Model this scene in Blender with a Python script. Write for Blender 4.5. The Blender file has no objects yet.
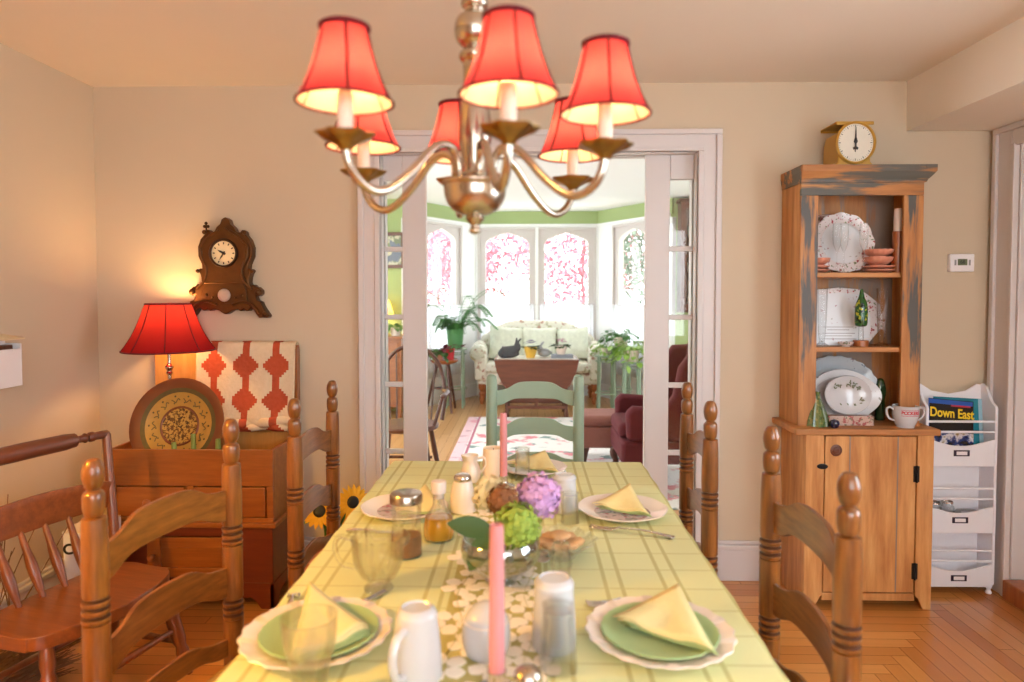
import bpy, bmesh, math, random
from mathutils import Vector, Matrix, Euler
random.seed(7)
S = bpy.context.scene
COL = S.collection
PI = math.pi
R = math.radians

# ------------------------------------------------------------------ camera, world, lights, exposure
cam_d = bpy.data.cameras.new('camera')
cam = bpy.data.objects.new('camera', cam_d); COL.objects.link(cam); S.camera = cam
cam_d.sensor_width = 36.0
cam_d.lens = 683.0 / 1024.0 * 36.0
cam_d.shift_y = -0.02358
cam_d.clip_start = 0.05; cam_d.clip_end = 200
cam.location = (0, 0, 1.39)
cam.rotation_euler = (R(88.0), 0, R(1.3))
cam_d.dof.use_dof = True
cam_d.dof.focus_distance = 3.0
cam_d.dof.aperture_fstop = 2.4

S.view_settings.view_transform = 'Standard'
S.view_settings.look = 'None'
S.view_settings.gamma = 1.0
S.view_settings.use_curve_mapping = False
S.view_settings.exposure = 0.04
S.cycles.use_denoising = True
S.cycles.max_bounces = 14
S.cycles.diffuse_bounces = 6
S.cycles.glossy_bounces = 4
S.cycles.transmission_bounces = 8
S.cycles.transparent_max_bounces = 24
S.cycles.caustics_reflective = False
S.cycles.caustics_refractive = False
S.cycles.sample_clamp_indirect = 6.0

W = bpy.data.worlds.new('world'); S.world = W; W.use_nodes = True
bg = W.node_tree.nodes['Background']
bg.inputs[0].default_value = (0.93, 0.97, 1.0, 1); bg.inputs[1].default_value = 8.5

def area(name, loc, rot, sx, sy, energy, col, portal=False):
    l = bpy.data.lights.new(name, 'AREA'); l.shape = 'RECTANGLE'; l.size = sx; l.size_y = sy
    l.energy = energy; l.color = col
    if portal: l.cycles.is_portal = True
    o = bpy.data.objects.new(name, l); COL.objects.link(o); o.location = loc; o.rotation_euler = rot
    return o
def point(name, loc, energy, col, rad=0.02):
    l = bpy.data.lights.new(name, 'POINT'); l.energy = energy; l.color = col; l.shadow_soft_size = rad
    o = bpy.data.objects.new(name, l); COL.objects.link(o); o.location = loc
    return o
# daylight that enters by the dining room's own windows (in the wall behind the photographer and the right wall)
area('daylight_rear_window', (0.75, -1.75, 1.55), (R(90), 0, 0), 2.3, 1.4, 4, (0.97, 0.98, 1.0))
area('daylight_right_window', (2.27, 0.98, 1.43), (R(90), 0, R(90)), 1.15, 1.2, 52, (0.74, 0.88, 1.0))
# daylight portals at the bay windows and the living room's side window
area("daylight_bay_centre", (0.12, 9.37, 1.43), (R(-90), 0, 0), 1.62, 1.66, 1, (1, 1, 1), True)
area("daylight_bay_left", (-1.15, 8.68, 1.43), (R(-90), 0, R(60)), 1.0, 1.66, 1, (1, 1, 1), True)
area("daylight_bay_right", (1.40, 8.68, 1.43), (R(-90), 0, R(-60)), 1.0, 1.66, 1, (1, 1, 1), True)
area("daylight_living_side_window", (3.3, 5.9, 1.48), (R(90), 0, R(90)), 1.6, 1.55, 1, (1, 1, 1), True)
area('daylight_living_left_window', (-2.7, 5.4, 1.4), (R(90), 0, R(-90)), 2.4, 1.75, 1, (1, 1, 1), True)
ARMS = [(48, 0.275), (104, 0.224), (153, 0.250), (228, 0.262), (286, 0.236), (331, 0.244)]      # the arms are a little bent: angle, reach
CHX, CHY = -0.092, 1.200
SHADES = [(CHX + r_ * math.cos(R(a_)), CHY + r_ * math.sin(R(a_))) for a_, r_ in ARMS]
for x, y in SHADES:
    point('chandelier_bulb_light', (x, y, 1.712), 1.4, (1.0, 0.64, 0.24), 0.012)
point('table_lamp_bulb_light', (-1.665, 3.13, 1.288), 11.0, (1.0, 0.57, 0.22), 0.04)
point('floor_lamp_bulb_light', (-1.5, 0.78, 1.60), 105.0, (1.0, 0.52, 0.05), 0.03)

# ------------------------------------------------------------------ materials
def lin(v):
    v /= 255.0
    return v / 12.92 if v <= 0.04045 else ((v + 0.055) / 1.055) ** 2.4
def C(r, g, b): return (lin(r), lin(g), lin(b), 1.0)
class N:
    def __init__(s, name):
        s.m = bpy.data.materials.new(name); s.m.use_nodes = True
        s.t = s.m.node_tree; s.p = s.t.nodes['Principled BSDF']; s.o = s.t.nodes['Material Output']
    def n(s, typ, **kw):
        nd = s.t.nodes.new(typ)
        for k, v in kw.items():
            if k == 'i':
                for kk, vv in v.items():
                    if hasattr(vv, 'is_linked') or isinstance(vv, bpy.types.NodeSocket): s.t.links.new(vv, nd.inputs[kk])
                    else: nd.inputs[kk].default_value = vv
            else: setattr(nd, k, v)
        return nd
    def l(s, a, b): s.t.links.new(a, b)
    def math(s, op, a, b=0.0, c=None):
        nd = s.t.nodes.new('ShaderNodeMath'); nd.operation = op
        for k, v in enumerate((a, b) if c is None else (a, b, c)):
            if isinstance(v, bpy.types.NodeSocket): s.l(v, nd.inputs[k])
            else: nd.inputs[k].default_value = v
        return nd.outputs[0]
    def obj(s, scale=(1, 1, 1), rot=(0, 0, 0), loc=(0, 0, 0)):
        tc = s.n('ShaderNodeTexCoord'); mp = s.n('ShaderNodeMapping')
        mp.inputs['Scale'].default_value = scale; mp.inputs['Rotation'].default_value = rot; mp.inputs['Location'].default_value = loc
        s.l(tc.outputs['Object'], mp.inputs['Vector']); return mp.outputs[0]
    def xyz(s):
        tc = s.n('ShaderNodeTexCoord'); sp = s.n('ShaderNodeSeparateXYZ'); s.l(tc.outputs['Object'], sp.inputs[0]); return sp.outputs
    def noise(s, vec, scale=5.0, detail=4.0, rough=0.55):
        nd = s.n('ShaderNodeTexNoise'); s.l(vec, nd.inputs['Vector'])
        nd.inputs['Scale'].default_value = scale; nd.inputs['Detail'].default_value = detail; nd.inputs['Roughness'].default_value = rough
        return nd.outputs[0]
    def ramp(s, fac, stops, interp='LINEAR'):
        nd = s.n('ShaderNodeValToRGB'); cr = nd.color_ramp; cr.interpolation = interp
        while len(cr.elements) < len(stops): cr.elements.new(0.5)
        for e, (p, c) in zip(cr.elements, stops): e.position = p; e.color = c
        s.l(fac, nd.inputs[0]); return nd.outputs[0]
    def mix(s, fac, a, b, blend='MIX'):
        nd = s.n('ShaderNodeMix'); nd.data_type = 'RGBA'; nd.blend_type = blend
        for idx, v in ((0, fac), (6, a), (7, b)):
            if isinstance(v, bpy.types.NodeSocket): s.l(v, nd.inputs[idx])
            else: nd.inputs[idx].default_value = v
        return nd.outputs[2]
    def color(s, v):
        if isinstance(v, bpy.types.NodeSocket): s.l(v, s.p.inputs['Base Color'])
        else: s.p.inputs['Base Color'].default_value = v
    def set(s, rough=0.5, metal=0.0, spec=0.5, coat=0.0):
        s.p.inputs['Roughness'].default_value = rough; s.p.inputs['Metallic'].default_value = metal
        s.p.inputs['Specular IOR Level'].default_value = spec; s.p.inputs['Coat Weight'].default_value = coat
        s.p.inputs['Coat Roughness'].default_value = 0.15
        return s
    def bump(s, h, strength=0.2, dist=0.01):
        b = s.n('ShaderNodeBump'); b.inputs['Strength'].default_value = strength; b.inputs['Distance'].default_value = dist
        s.l(h, b.inputs['Height']); s.l(b.outputs[0], s.p.inputs['Normal'])

def plain(name, col, rough=0.5, metal=0.0, var=0.06, scale=30.0, bump=0.0, spec=0.5, coat=0.0):
    n = N(name).set(rough, metal, spec, coat)
    v = n.noise(n.obj(), scale)
    n.color(n.mix(v, tuple(c * (1 - var) for c in col[:3]) + (1,), tuple(min(1, c * (1 + var)) for c in col[:3]) + (1,)))
    if bump: n.bump(v, bump)
    return n.m
def wood(name, c1, c2, axis='z', rough=0.38, scale=9.0, stretch=10.0, coat=0.25, bump=0.05, c3=None):
    n = N(name).set(rough, coat=coat)
    sc = {'x': (1, stretch, stretch), 'y': (stretch, 1, stretch), 'z': (stretch, stretch, 1)}[axis]
    v = n.noise(n.obj(sc), scale * 0.35, 6, 0.6)
    w = n.noise(n.obj(tuple(s * 3 for s in sc)), scale * 0.5, 3)
    a = n.ramp(v, [(0.3, c1), (0.7, c2)])
    n.color(n.mix(n.math('MULTIPLY', w, 0.45), a, c3 or tuple(c * 0.45 for c in c1[:3]) + (1,)))
    n.bump(w, bump); return n.m
def glass(name, tint=(0.96, 0.98, 0.97, 1), edge=0.75, body=0.04, rough=0.02):
    """thin-walled clear glass: transparent face on, reflecting towards grazing angles"""
    n = N(name); n.t.nodes.remove(n.p)
    tr = n.n('ShaderNodeBsdfTransparent'); tr.inputs[0].default_value = tint
    gl = n.n('ShaderNodeBsdfGlossy'); gl.inputs[0].default_value = (1, 1, 1, 1); gl.inputs[1].default_value = rough
    lw = n.n('ShaderNodeLayerWeight'); lw.inputs[0].default_value = 0.35
    f = n.math('MULTIPLY_ADD', n.math('POWER', lw.outputs['Facing'], 2.2), edge, body)
    mx = n.n('ShaderNodeMixShader'); n.l(f, mx.inputs[0]); n.l(tr.outputs[0], mx.inputs[1]); n.l(gl.outputs[0], mx.inputs[2])
    n.l(mx.outputs[0], n.o.inputs[0]); return n.m
def thick_glass(name, tint=(0.985, 0.99, 0.985, 1)):
    n = N(name); n.t.nodes.remove(n.p)
    g = n.n('ShaderNodeBsdfGlass'); g.inputs['Color'].default_value = tint; g.inputs['Roughness'].default_value = 0.01; g.inputs['IOR'].default_value = 1.35
    tr = n.n('ShaderNodeBsdfTransparent'); tr.inputs[0].default_value = tint
    mx = n.n('ShaderNodeMixShader'); n.l(n.math('MULTIPLY_ADD', n.noise(n.obj(), 20), 0.1, 0.64), mx.inputs[0])
    n.l(g.outputs[0], mx.inputs[1]); n.l(tr.outputs[0], mx.inputs[2]); n.l(mx.outputs[0], n.o.inputs[0]); return n.m
def translucent(name, col, tcol, t=0.5, rough=0.8, var=0.05, scale=200):
    n = N(name); n.t.nodes.remove(n.p)
    d = n.n('ShaderNodeBsdfDiffuse'); tl = n.n('ShaderNodeBsdfTranslucent')
    v = n.noise(n.obj(), scale)
    n.l(n.mix(v, tuple(c * (1 - var) for c in col[:3]) + (1,), col), d.inputs[0]); tl.inputs[0].default_value = tcol
    mx = n.n('ShaderNodeMixShader'); mx.inputs[0].default_value = t
    n.l(d.outputs[0], mx.inputs[1]); n.l(tl.outputs[0], mx.inputs[2]); n.l(mx.outputs[0], n.o.inputs[0]); return n.m
def lining(name):
    n = N(name); n.t.nodes.remove(n.p)
    d = n.n('ShaderNodeBsdfDiffuse'); d.inputs[0].default_value = C(250, 236, 220); tl = n.n('ShaderNodeBsdfTransparent')
    mx = n.n('ShaderNodeMixShader'); n.l(n.math('MULTIPLY_ADD', n.noise(n.obj(), 300), 0.1, 0.4), mx.inputs[0])
    n.l(d.outputs[0], mx.inputs[1]); n.l(tl.outputs[0], mx.inputs[2]); n.l(mx.outputs[0], n.o.inputs[0]); return n.m
def emit(name, col, s):
    n = N(name); e = n.n('ShaderNodeEmission'); e.inputs[0].default_value = col; e.inputs[1].default_value = s
    n.l(e.outputs[0], n.o.inputs[0]); return n.m

M = {}
M['wall'] = plain('wall_paint', C(204, 187, 162), 0.75, var=0.02, scale=3, spec=0.2)
M['ceiling'] = plain('ceiling_paint', C(232, 222, 208), 0.85, var=0.02, scale=3, spec=0.2)
M['trim'] = plain('white_trim_paint', C(208, 201, 199), 0.4, var=0.015, scale=6)
M['green_wall'] = plain('green_wall_paint', C(166, 184, 130), 0.75, var=0.03, scale=3, spec=0.2)
M['white_wall'] = plain('white_wall_paint', C(238, 240, 240), 0.7, var=0.015, scale=3, spec=0.2)
def floor_mat(name, c1, c2, c3, axis='x'):
    n = N(name).set(0.28, coat=0.35)
    g = n.n('ShaderNodeNewGeometry')
    a = n.ramp(g.outputs['Random Per Island'], [(0.0, c1), (0.5, c2), (1.0, c3)])
    v = n.noise(n.obj((3, 3, 3)), 2.0, 3)
    w = n.noise(n.obj((2, 34, 2) if axis == 'x' else (34, 2, 2)), 1.5, 5)
    b = n.mix(n.math('MULTIPLY', w, 0.35), a, tuple(c * 0.5 for c in c1[:3]) + (1,))
    n.color(n.mix(n.math('MULTIPLY', v, 0.25), b, c1)); n.bump(w, 0.03); return n.m
M['floor_x'] = floor_mat('maple_boards', C(190, 118, 52), C(208, 138, 68), C(220, 154, 84))
M['floor_y'] = floor_mat('maple_boards_turned', C(186, 114, 50), C(206, 136, 66), C(220, 152, 82), 'y')
M['floor_gap'] = plain('board_gaps', C(70, 38, 16), 0.8)
M['floor_far'] = floor_mat('living_boards', C(196, 142, 84), C(212, 160, 102), C(222, 174, 118))
M['oak'] = wood('honey_oak', C(102, 56, 20), C(158, 98, 42), 'z', 0.3, 18, coat=0.4)
M['oak_slat'] = wood('honey_oak_slat', C(108, 60, 22), C(162, 102, 46), 'x', 0.3, 18, coat=0.4)
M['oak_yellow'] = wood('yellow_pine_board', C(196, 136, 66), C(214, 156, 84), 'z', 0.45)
M['oak_dark'] = plain('oak_ring_stain', C(74, 38, 16), 0.4)
M['rush'] = plain('rush_seat', C(168, 128, 74), 0.8, var=0.25, scale=80, bump=0.4)
M['sage'] = plain('sage_green_paint', C(146, 168, 146), 0.5, var=0.06, scale=12)
M['cherry'] = wood('cherry_wood', C(140, 74, 26), C(172, 102, 42), 'x', 0.34)
M['cherry_z'] = wood('cherry_wood_upright', C(136, 74, 28), C(168, 102, 44), 'z', 0.34)
M['cherry_red'] = wood('cherry_panel', C(98, 36, 16), C(120, 50, 22), 'x', 0.34)
M['dark_wood'] = wood('dark_chair_wood', C(112, 56, 24), C(150, 84, 40), 'y', 0.32)
M['dark_wood_z'] = wood('dark_chair_wood_upright', C(104, 52, 22), C(142, 78, 36), 'z', 0.34)
M['mahog'] = wood('mahogany', C(84, 42, 24), C(116, 62, 38), 'x', 0.4)
M['mahog_z'] = wood('mahogany_upright', C(70, 34, 20), C(100, 52, 32), 'z', 0.4)
M['orange_wood'] = wood('orange_turned_wood', C(150, 78, 34), C(184, 108, 52), 'z', 0.4)
def pine(name, axis, worn=0.58, dark=(84, 82, 78), cs=((150, 92, 44), (184, 124, 68), (200, 144, 86))):
    n = N(name).set(0.55, coat=0.05)
    sc = {'x': (1, 9, 9), 'z': (9, 9, 1)}[axis]
    v = n.noise(n.obj(sc), 2.6, 6, 0.6)
    a = n.ramp(v, [(0.28, C(*cs[0])), (0.55, C(*cs[1])), (0.75, C(*cs[2]))])
    k = n.noise(n.obj(tuple(s * 0.42 for s in sc), loc=(3.1, 1.7, 0.4)), 3.4, 5, 0.62)
    k2 = n.ramp(k, [(worn, (0, 0, 0, 1)), (worn + 0.07, (1, 1, 1, 1))])
    n.color(n.mix(k2, a, C(*dark))); n.bump(v, 0.15); return n.m
M['pine'] = pine('weathered_pine', 'z', 0.52)
M['pine_clean'] = pine('stripped_pine', 'z', 0.70, (140, 104, 72), ((162, 100, 48), (200, 142, 82), (220, 168, 108)))
M['pine_x'] = pine('weathered_pine_across', 'x', 0.445, (92, 90, 82))
M['pine_x2'] = pine('stripped_pine_across', 'x', 0.68)
M['pine_back'] = pine('grey_washed_boards', 'z', 0.43, (140, 122, 108))
M['brass'] = plain('dull_brass', C(150, 118, 70), 0.3, 1.0, scale=20)
M['nickel'] = plain('brushed_nickel', C(188, 176, 160), 0.24, 1.0, scale=40)
M['silver'] = plain('silver', C(214, 208, 204), 0.16, 1.0, scale=20)
M['iron'] = plain('black_iron', C(38, 34, 32), 0.5, 0.6)
M['gold_paint'] = plain('mustard_enamel', C(196, 150, 62), 0.36, 0.15, scale=15)
M['bronze'] = plain('bronze_casting', C(92, 57, 25), 0.42, 0.65, var=0.3, scale=26, bump=0.25)
M['bronze_dark'] = plain('dark_bronze', C(58, 36, 20), 0.45, 0.6, var=0.3, scale=30, bump=0.2)
M['cream'] = plain('cream_enamel', C(226, 208, 168), 0.4)
M['china'] = plain('white_china', C(196, 196, 199), 0.14, spec=0.6, var=0.01)
M['china_warm'] = plain('ivory_china', C(230, 216, 202), 0.18, spec=0.6, var=0.02)
M['black'] = plain('black_ink', C(24, 22, 22), 0.5)
M['white'] = plain('white_enamel', C(236, 234, 236), 0.4, var=0.01)
M['white_shelf'] = plain('white_rack_paint', C(232, 232, 238), 0.38, var=0.015)
M['glass'] = glass('clear_glass')
M['glass_cut'] = thick_glass('cut_glass')
M['pane'] = glass('window_pane', (1, 1, 1, 1), 0.35, 0.01)
M['pane_door'] = glass('door_pane', (0.97, 0.98, 0.97, 1), 0.5, 0.03)
M['green_glass'] = glass('green_glass', (0.52, 0.80, 0.46, 1), 0.5, 0.06)
M['bottle_green'] = plain('bottle_green_glass', C(40, 66, 34), 0.15, spec=0.7, var=0.3, scale=60)
M['syrup'] = glass('amber_syrup', (0.95, 0.60, 0.10, 1), 0.25, 0.03)
M['frost'] = plain('frosted_stopper', C(222, 204, 192), 0.4)
M['pink_wax'] = plain('pink_wax', C(208, 136, 140), 0.45, var=0.02)
M['cream_wax'] = plain('cream_wax', C(244, 220, 190), 0.5, var=0.02)
M['green_wax'] = plain('green_wax', C(120, 140, 70), 0.5)
M['shade_red'] = translucent('red_shade_silk', C(170, 24, 46), C(240, 104, 122), 0.5)
M['shade_lining'] = translucent('white_shade_lining', C(250, 236, 220), C(252, 232, 212), 0.6)
M['shade_trim'] = plain('dark_red_braid', C(96, 8, 22), 0.8)
M['shade_lining'] = lining('white_shade_lining')
M['lamp_red'] = translucent('crimson_shade_silk', C(142, 26, 34), C(150, 44, 40), 0.22)
M['bulb'] = glass('clear_bulb', (1, 0.97, 0.9, 1), 0.2, 0.02)
M['candle_sleeve'] = translucent('candle_sleeve', C(250, 240, 224), C(250, 230, 200), 0.25)
M['sheer'] = translucent('sheer_curtain', C(246, 248, 250), C(250, 252, 255), 0.6)
M['fabric_green'] = plain('cream_green_floral', C(214, 218, 202), 0.9, var=0.22, scale=22)
M['leaf'] = plain('leaf_green', C(70, 118, 50), 0.5, var=0.35, scale=14)
M['leaf_dark'] = plain('dark_leaf', C(50, 82, 30), 0.6, var=0.3, scale=14)
M['leaf_lime'] = plain('lime_leaf', C(132, 168, 66), 0.5, var=0.3, scale=14)
M['burgundy'] = plain('burgundy_velvet', C(92, 28, 36), 0.85, var=0.2, scale=18)
M['mauve'] = plain('mauve_velvet', C(140, 92, 82), 0.85, var=0.15, scale=18)
M['terracotta'] = plain('peach_pottery', C(208, 138, 112), 0.45)
M['twig'] = plain('dry_twig', C(122, 86, 54), 0.8, var=0.4, scale=9)
M['purple_petal'] = plain('purple_petals', C(202, 156, 206), 0.7, var=0.35, scale=110)
M['green_petal'] = plain('green_petals', C(150, 176, 72), 0.7, var=0.5, scale=130)
M['brown_petal'] = plain('brown_petals', C(140, 90, 54), 0.8, var=0.5, scale=60)
M['cream_petal'] = plain('cream_petals', C(226, 214, 170), 0.8, var=0.12, scale=60)
M['yellow_petal'] = plain('sunflower_petals', C(232, 178, 38), 0.7, var=0.12, scale=40)
M['napkin'] = plain('yellow_napkin', C(228, 212, 152), 0.85, var=0.05, scale=90, bump=0.1)
M['napkin_green'] = plain('green_napkin_lining', C(156, 172, 114), 0.85, var=0.06, scale=90)
M['lace'] = plain('white_lace', C(244, 234, 214), 0.85, var=0.04, scale=120, bump=0.15)
M['olive'] = plain('olive_ribbon', C(182, 172, 104), 0.8, var=0.08, scale=60)
M['placemat'] = plain('pale_green_cloth', C(196, 214, 164), 0.85, var=0.06, scale=80)

def cloth_mat():
    n = N('plaid_tablecloth').set(0.8, spec=0.25)
    x, y, z = n.xyz()
    def band(v, period, off, width):
        f = n.math('FRACT', n.math('ADD', n.math('DIVIDE', v, period), off))
        return n.math('LESS_THAN', n.math('ABSOLUTE', n.math('SUBTRACT', f, 0.5)), width / period / 2)
    s1 = band(x, 0.128, 0.170, 0.009); s2 = band(x, 0.128, -0.100, 0.009); s3 = band(y, 0.1, 0.0, 0.0055)
    wv = n.noise(n.obj((90, 90, 90)), 4.0, 2)
    base = n.mix(wv, C(212, 215, 160), C(221, 224, 174))
    f = n.math('MAXIMUM', n.math('MULTIPLY', n.math('MAXIMUM', s1, s2), 0.5), n.math('MULTIPLY', s3, 0.38))
    n.color(n.mix(f, base, C(160, 150, 78))); n.bump(wv, 0.08, 0.002); return n.m
M['cloth'] = cloth_mat()
def quilt_mat():
    n = N('red_and_cream_quilt').set(0.9, spec=0.2)
    x, y, z = n.xyz()
    qx = n.math('MULTIPLY', n.math('FLOOR', n.math('DIVIDE', x, 0.011)), 0.011)
    qz = n.math('MULTIPLY', n.math('FLOOR', n.math('DIVIDE', z, 0.011)), 0.011)
    u = n.math('ABSOLUTE', n.math('SUBTRACT', n.math('FRACT', n.math('ADD', n.math('DIVIDE', qx, 0.150), 0.45)), 0.5))
    v = n.math('ABSOLUTE', n.math('SUBTRACT', n.math('FRACT', n.math('ADD', n.math('DIVIDE', qz, 0.165), 0.2)), 0.5))
    d = n.math('LESS_THAN', n.math('ADD', n.math('MULTIPLY', u, 1.0), n.math('MULTIPLY', v, 0.95)), 0.44)
    st = n.math('LESS_THAN', u, 0.10)
    f = n.math('MAXIMUM', d, st)
    w = n.noise(n.obj((1, 1, 1)), 60, 3)
    a = n.mix(w, C(212, 188, 154), C(226, 206, 174)); b = n.mix(w, C(164, 66, 40), C(192, 90, 58))
    n.color(n.mix(f, a, b)); n.bump(w, 0.5, 0.006); return n.m
M['quilt'] = quilt_mat()
def rug_mat():
    n = N('floral_rug').set(0.95, spec=0.1)
    x, y, z = n.xyz()
    a = n.noise(n.obj((1, 1, 1)), 4.2, 3); b = n.noise(n.obj((1, 1, 1), loc=(5, 3, 1)), 5.0, 3)
    c = n.mix(n.ramp(a, [(0.57, (0, 0, 0, 1)), (0.62, (1, 1, 1, 1))]), C(226, 222, 220), C(214, 138, 148))
    c = n.mix(n.ramp(b, [(0.60, (0, 0, 0, 1)), (0.64, (1, 1, 1, 1))]), c, C(132, 152, 150))
    e = n.math('LESS_THAN', x, -0.88); e2 = n.math('LESS_THAN', n.math('ABSOLUTE', n.math('ADD', x, 0.86)), 0.012)
    c = n.mix(e2, c, C(180, 110, 130)); c = n.mix(n.math('MULTIPLY', e, 0.6), c, C(220, 160, 176))
    n.color(c); return n.m
M['rug'] = rug_mat()
def floral(name, base, c1, c2, sc, lo=0.6):
    n = N(name).set(0.2, spec=0.55)
    a = n.noise(n.obj(), sc, 3); b = n.noise(n.obj(loc=(7, 2, 4)), sc * 1.15, 3)
    c = n.mix(n.ramp(a, [(lo, (0, 0, 0, 1)), (lo + 0.05, (1, 1, 1, 1))]), base, c1)
    c = n.mix(n.ramp(b, [(lo, (0, 0, 0, 1)), (lo + 0.05, (1, 1, 1, 1))]), c, c2)
    n.color(c); return n.m
M['rose_rim'] = floral('rose_sprig_rim', C(226, 216, 214), C(172, 84, 88), C(120, 130, 96), 62, 0.60)
M['sprig'] = floral('pale_sprig_china', C(222, 222, 224), C(150, 140, 130), C(176, 130, 130), 34, 0.66)
M['blue_china'] = floral('blue_grey_china', C(176, 184, 190), C(140, 120, 124), C(120, 130, 140), 30, 0.66)
M['rose_block'] = floral('rose_pottery', C(190, 160, 148), C(160, 84, 84), C(120, 110, 90), 46, 0.55)
M['sofa'] = floral('sofa_chintz', C(228, 226, 214), C(184, 180, 150), C(186, 150, 136), 13, 0.58); 
M['speckle'] = floral('speckled_gold_glaze', C(186, 146, 66), C(70, 46, 22), C(96, 62, 26), 75, 0.52)
M['gold_glaze'] = plain('gold_glaze', C(178, 136, 60), 0.35, var=0.15, scale=30)
M['plate_wood'] = plain('brown_wood_rim', C(112, 58, 26), 0.4, var=0.15, scale=12)
M['olive_glaze'] = plain('dark_olive_glaze', C(84, 74, 36), 0.4, var=0.3, scale=60)
for k in ('sofa',):
    M[k].node_tree.nodes['Principled BSDF'].inputs['Roughness'].default_value = 0.9
    M[k].node_tree.nodes['Principled BSDF'].inputs['Specular IOR Level'].default_value = 0.2

# ------------------------------------------------------------------ mesh helpers
class MB:
    def __init__(s): s.v = []; s.f = []; s.mi = []; s.cur = 0; s.T = None
    def mat(s, k): s.cur = k; return s
    def tf(s, m): s.T = m; return s
    def add(s, vs, fs):
        b = len(s.v)
        s.v += [tuple(s.T @ Vector(v)) if s.T is not None else tuple(v) for v in vs]
        s.f += [tuple(b + i for i in f) for f in fs]; s.mi += [s.cur] * len(fs); return s
    def box(s, x0, x1, y0, y1, z0, z1):
        vs = [(x, y, z) for z in (z0, z1) for y in (y0, y1) for x in (x0, x1)]
        return s.add(vs, [(0, 2, 3, 1), (4, 5, 7, 6), (0, 1, 5, 4), (2, 6, 7, 3), (0, 4, 6, 2), (1, 3, 7, 5)])
    def lathe(s, prof, c=(0, 0, 0), n=24, mod=None, sx=1.0, sy=1.0):
        vs = []; fs = []; rows = []
        for (r, z) in prof:
            if r < 1e-6:
                rows.append([len(vs)]); vs.append((c[0], c[1], c[2] + z)); continue
            row = []
            for k in range(n):
                a = 2 * PI * k / n; rr = r * (mod(a, r, z) if mod else 1.0)
                row.append(len(vs)); vs.append((c[0] + rr * math.cos(a) * sx, c[1] + rr * math.sin(a) * sy, c[2] + z))
            rows.append(row)
        for a, b in zip(rows, rows[1:]):
            if len(a) == 1 and len(b) == 1: continue
            for k in range(n):
                k2 = (k + 1) % n
                if len(a) == 1: fs.append((a[0], b[k], b[k2]))
                elif len(b) == 1: fs.append((a[k], b[0], a[k2]))
                else: fs.append((a[k], b[k], b[k2], a[k2]))
        return s.add(vs, fs)
    def tube(s, pts, r, n=8, cap=True, flat=1.0):
        P = [Vector(p) for p in pts]; rs = r if isinstance(r, (list, tuple)) else [r] * len(P)
        vs = []; fs = []; up = None
        for i, p in enumerate(P):
            t = (P[min(i + 1, len(P) - 1)] - P[max(i - 1, 0)]).normalized()
            if up is None:
                up = Vector((0, 0, 1)) if abs(t.z) < 0.9 else Vector((1, 0, 0))
            a = (up - t * up.dot(t)).normalized(); b = t.cross(a); up = a
            for k in range(n):
                q = 2 * PI * k / n
                vs.append(tuple(p + a * (rs[i] * math.cos(q)) + b * (rs[i] * flat * math.sin(q))))
        for i in range(len(P) - 1):
            for k in range(n):
                k2 = (k + 1) % n
                fs.append((i * n + k, i * n + k2, (i + 1) * n + k2, (i + 1) * n + k))
        if cap: fs.append(tuple(range(n))[::-1]); fs.append(tuple((len(P) - 1) * n + k for k in range(n)))
        return s.add(vs, fs)
    def prism(s, out, y0, y1, plane='xz'):
        n = len(out); f = {'xz': lambda a, b, d: (a, d, b), 'xy': lambda a, b, d: (a, b, d), 'yz': lambda a, b, d: (d, a, b)}[plane]
        vs = [f(a, b, y0) for a, b in out] + [f(a, b, y1) for a, b in out]
        fs = [tuple(range(n)), tuple(range(2 * n - 1, n - 1, -1))] + [(k, (k + 1) % n, n + (k + 1) % n, n + k) for k in range(n)]
        return s.add(vs, fs)
    def ball(s, c, r, n=16, m=10):
        rx, ry, rz = r if isinstance(r, tuple) else (r, r, r)
        vs = [(c[0], c[1], c[2] - rz)]; fs = []
        for j in range(1, m):
            t = -PI / 2 + PI * j / m
            for k in range(n):
                a = 2 * PI * k / n; vs.append((c[0] + rx * math.cos(t) * math.cos(a), c[1] + ry * math.cos(t) * math.sin(a), c[2] + rz * math.sin(t)))
        vs.append((c[0], c[1], c[2] + rz)); L = len(vs) - 1
        for k in range(n): fs.append((0, 1 + (k + 1) % n, 1 + k)); fs.append((L, L - n + k, L - n + (k + 1) % n))
        for j in range(m - 2):
            for k in range(n):
                a = 1 + j * n; fs.append((a + k, a + (k + 1) % n, a + n + (k + 1) % n, a + n + k))
        return s.add(vs, fs)
    def grid(s, fn, nu, nv):
        vs = [fn(i / nu, j / nv) for j in range(nv + 1) for i in range(nu + 1)]
        fs = [(j * (nu + 1) + i, j * (nu + 1) + i + 1, (j + 1) * (nu + 1) + i + 1, (j + 1) * (nu + 1) + i) for j in range(nv) for i in range(nu)]
        return s.add(vs, fs)
    def leaf(s, base, d, up, L, w, bend=0.2, segs=3):
        """a pointed leaf blade as a folded strip"""
        base = Vector(base); d = Vector(d).normalized(); up = Vector(up); side = d.cross(up)
        if side.length < 1e-4: side = d.cross(Vector((1, 0.3, 0)))
        side.normalize(); nrm = side.cross(d)
        vs = []; fs = []
        for i in range(segs + 1):
            t = i / segs; p = base + d * (L * t) - nrm * (bend * L * t * t); ww = w * (math.sin(PI * min(1, t * 0.92 + 0.06)) ** 0.8) / 2
            vs += [tuple(p - side * ww + nrm * ww * 0.25), tuple(p), tuple(p + side * ww + nrm * ww * 0.25)]
        for i in range(segs):
            a = i * 3; fs += [(a, a + 1, a + 4, a + 3), (a + 1, a + 2, a + 5, a + 4)]
        return s.add(vs, fs)
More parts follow.
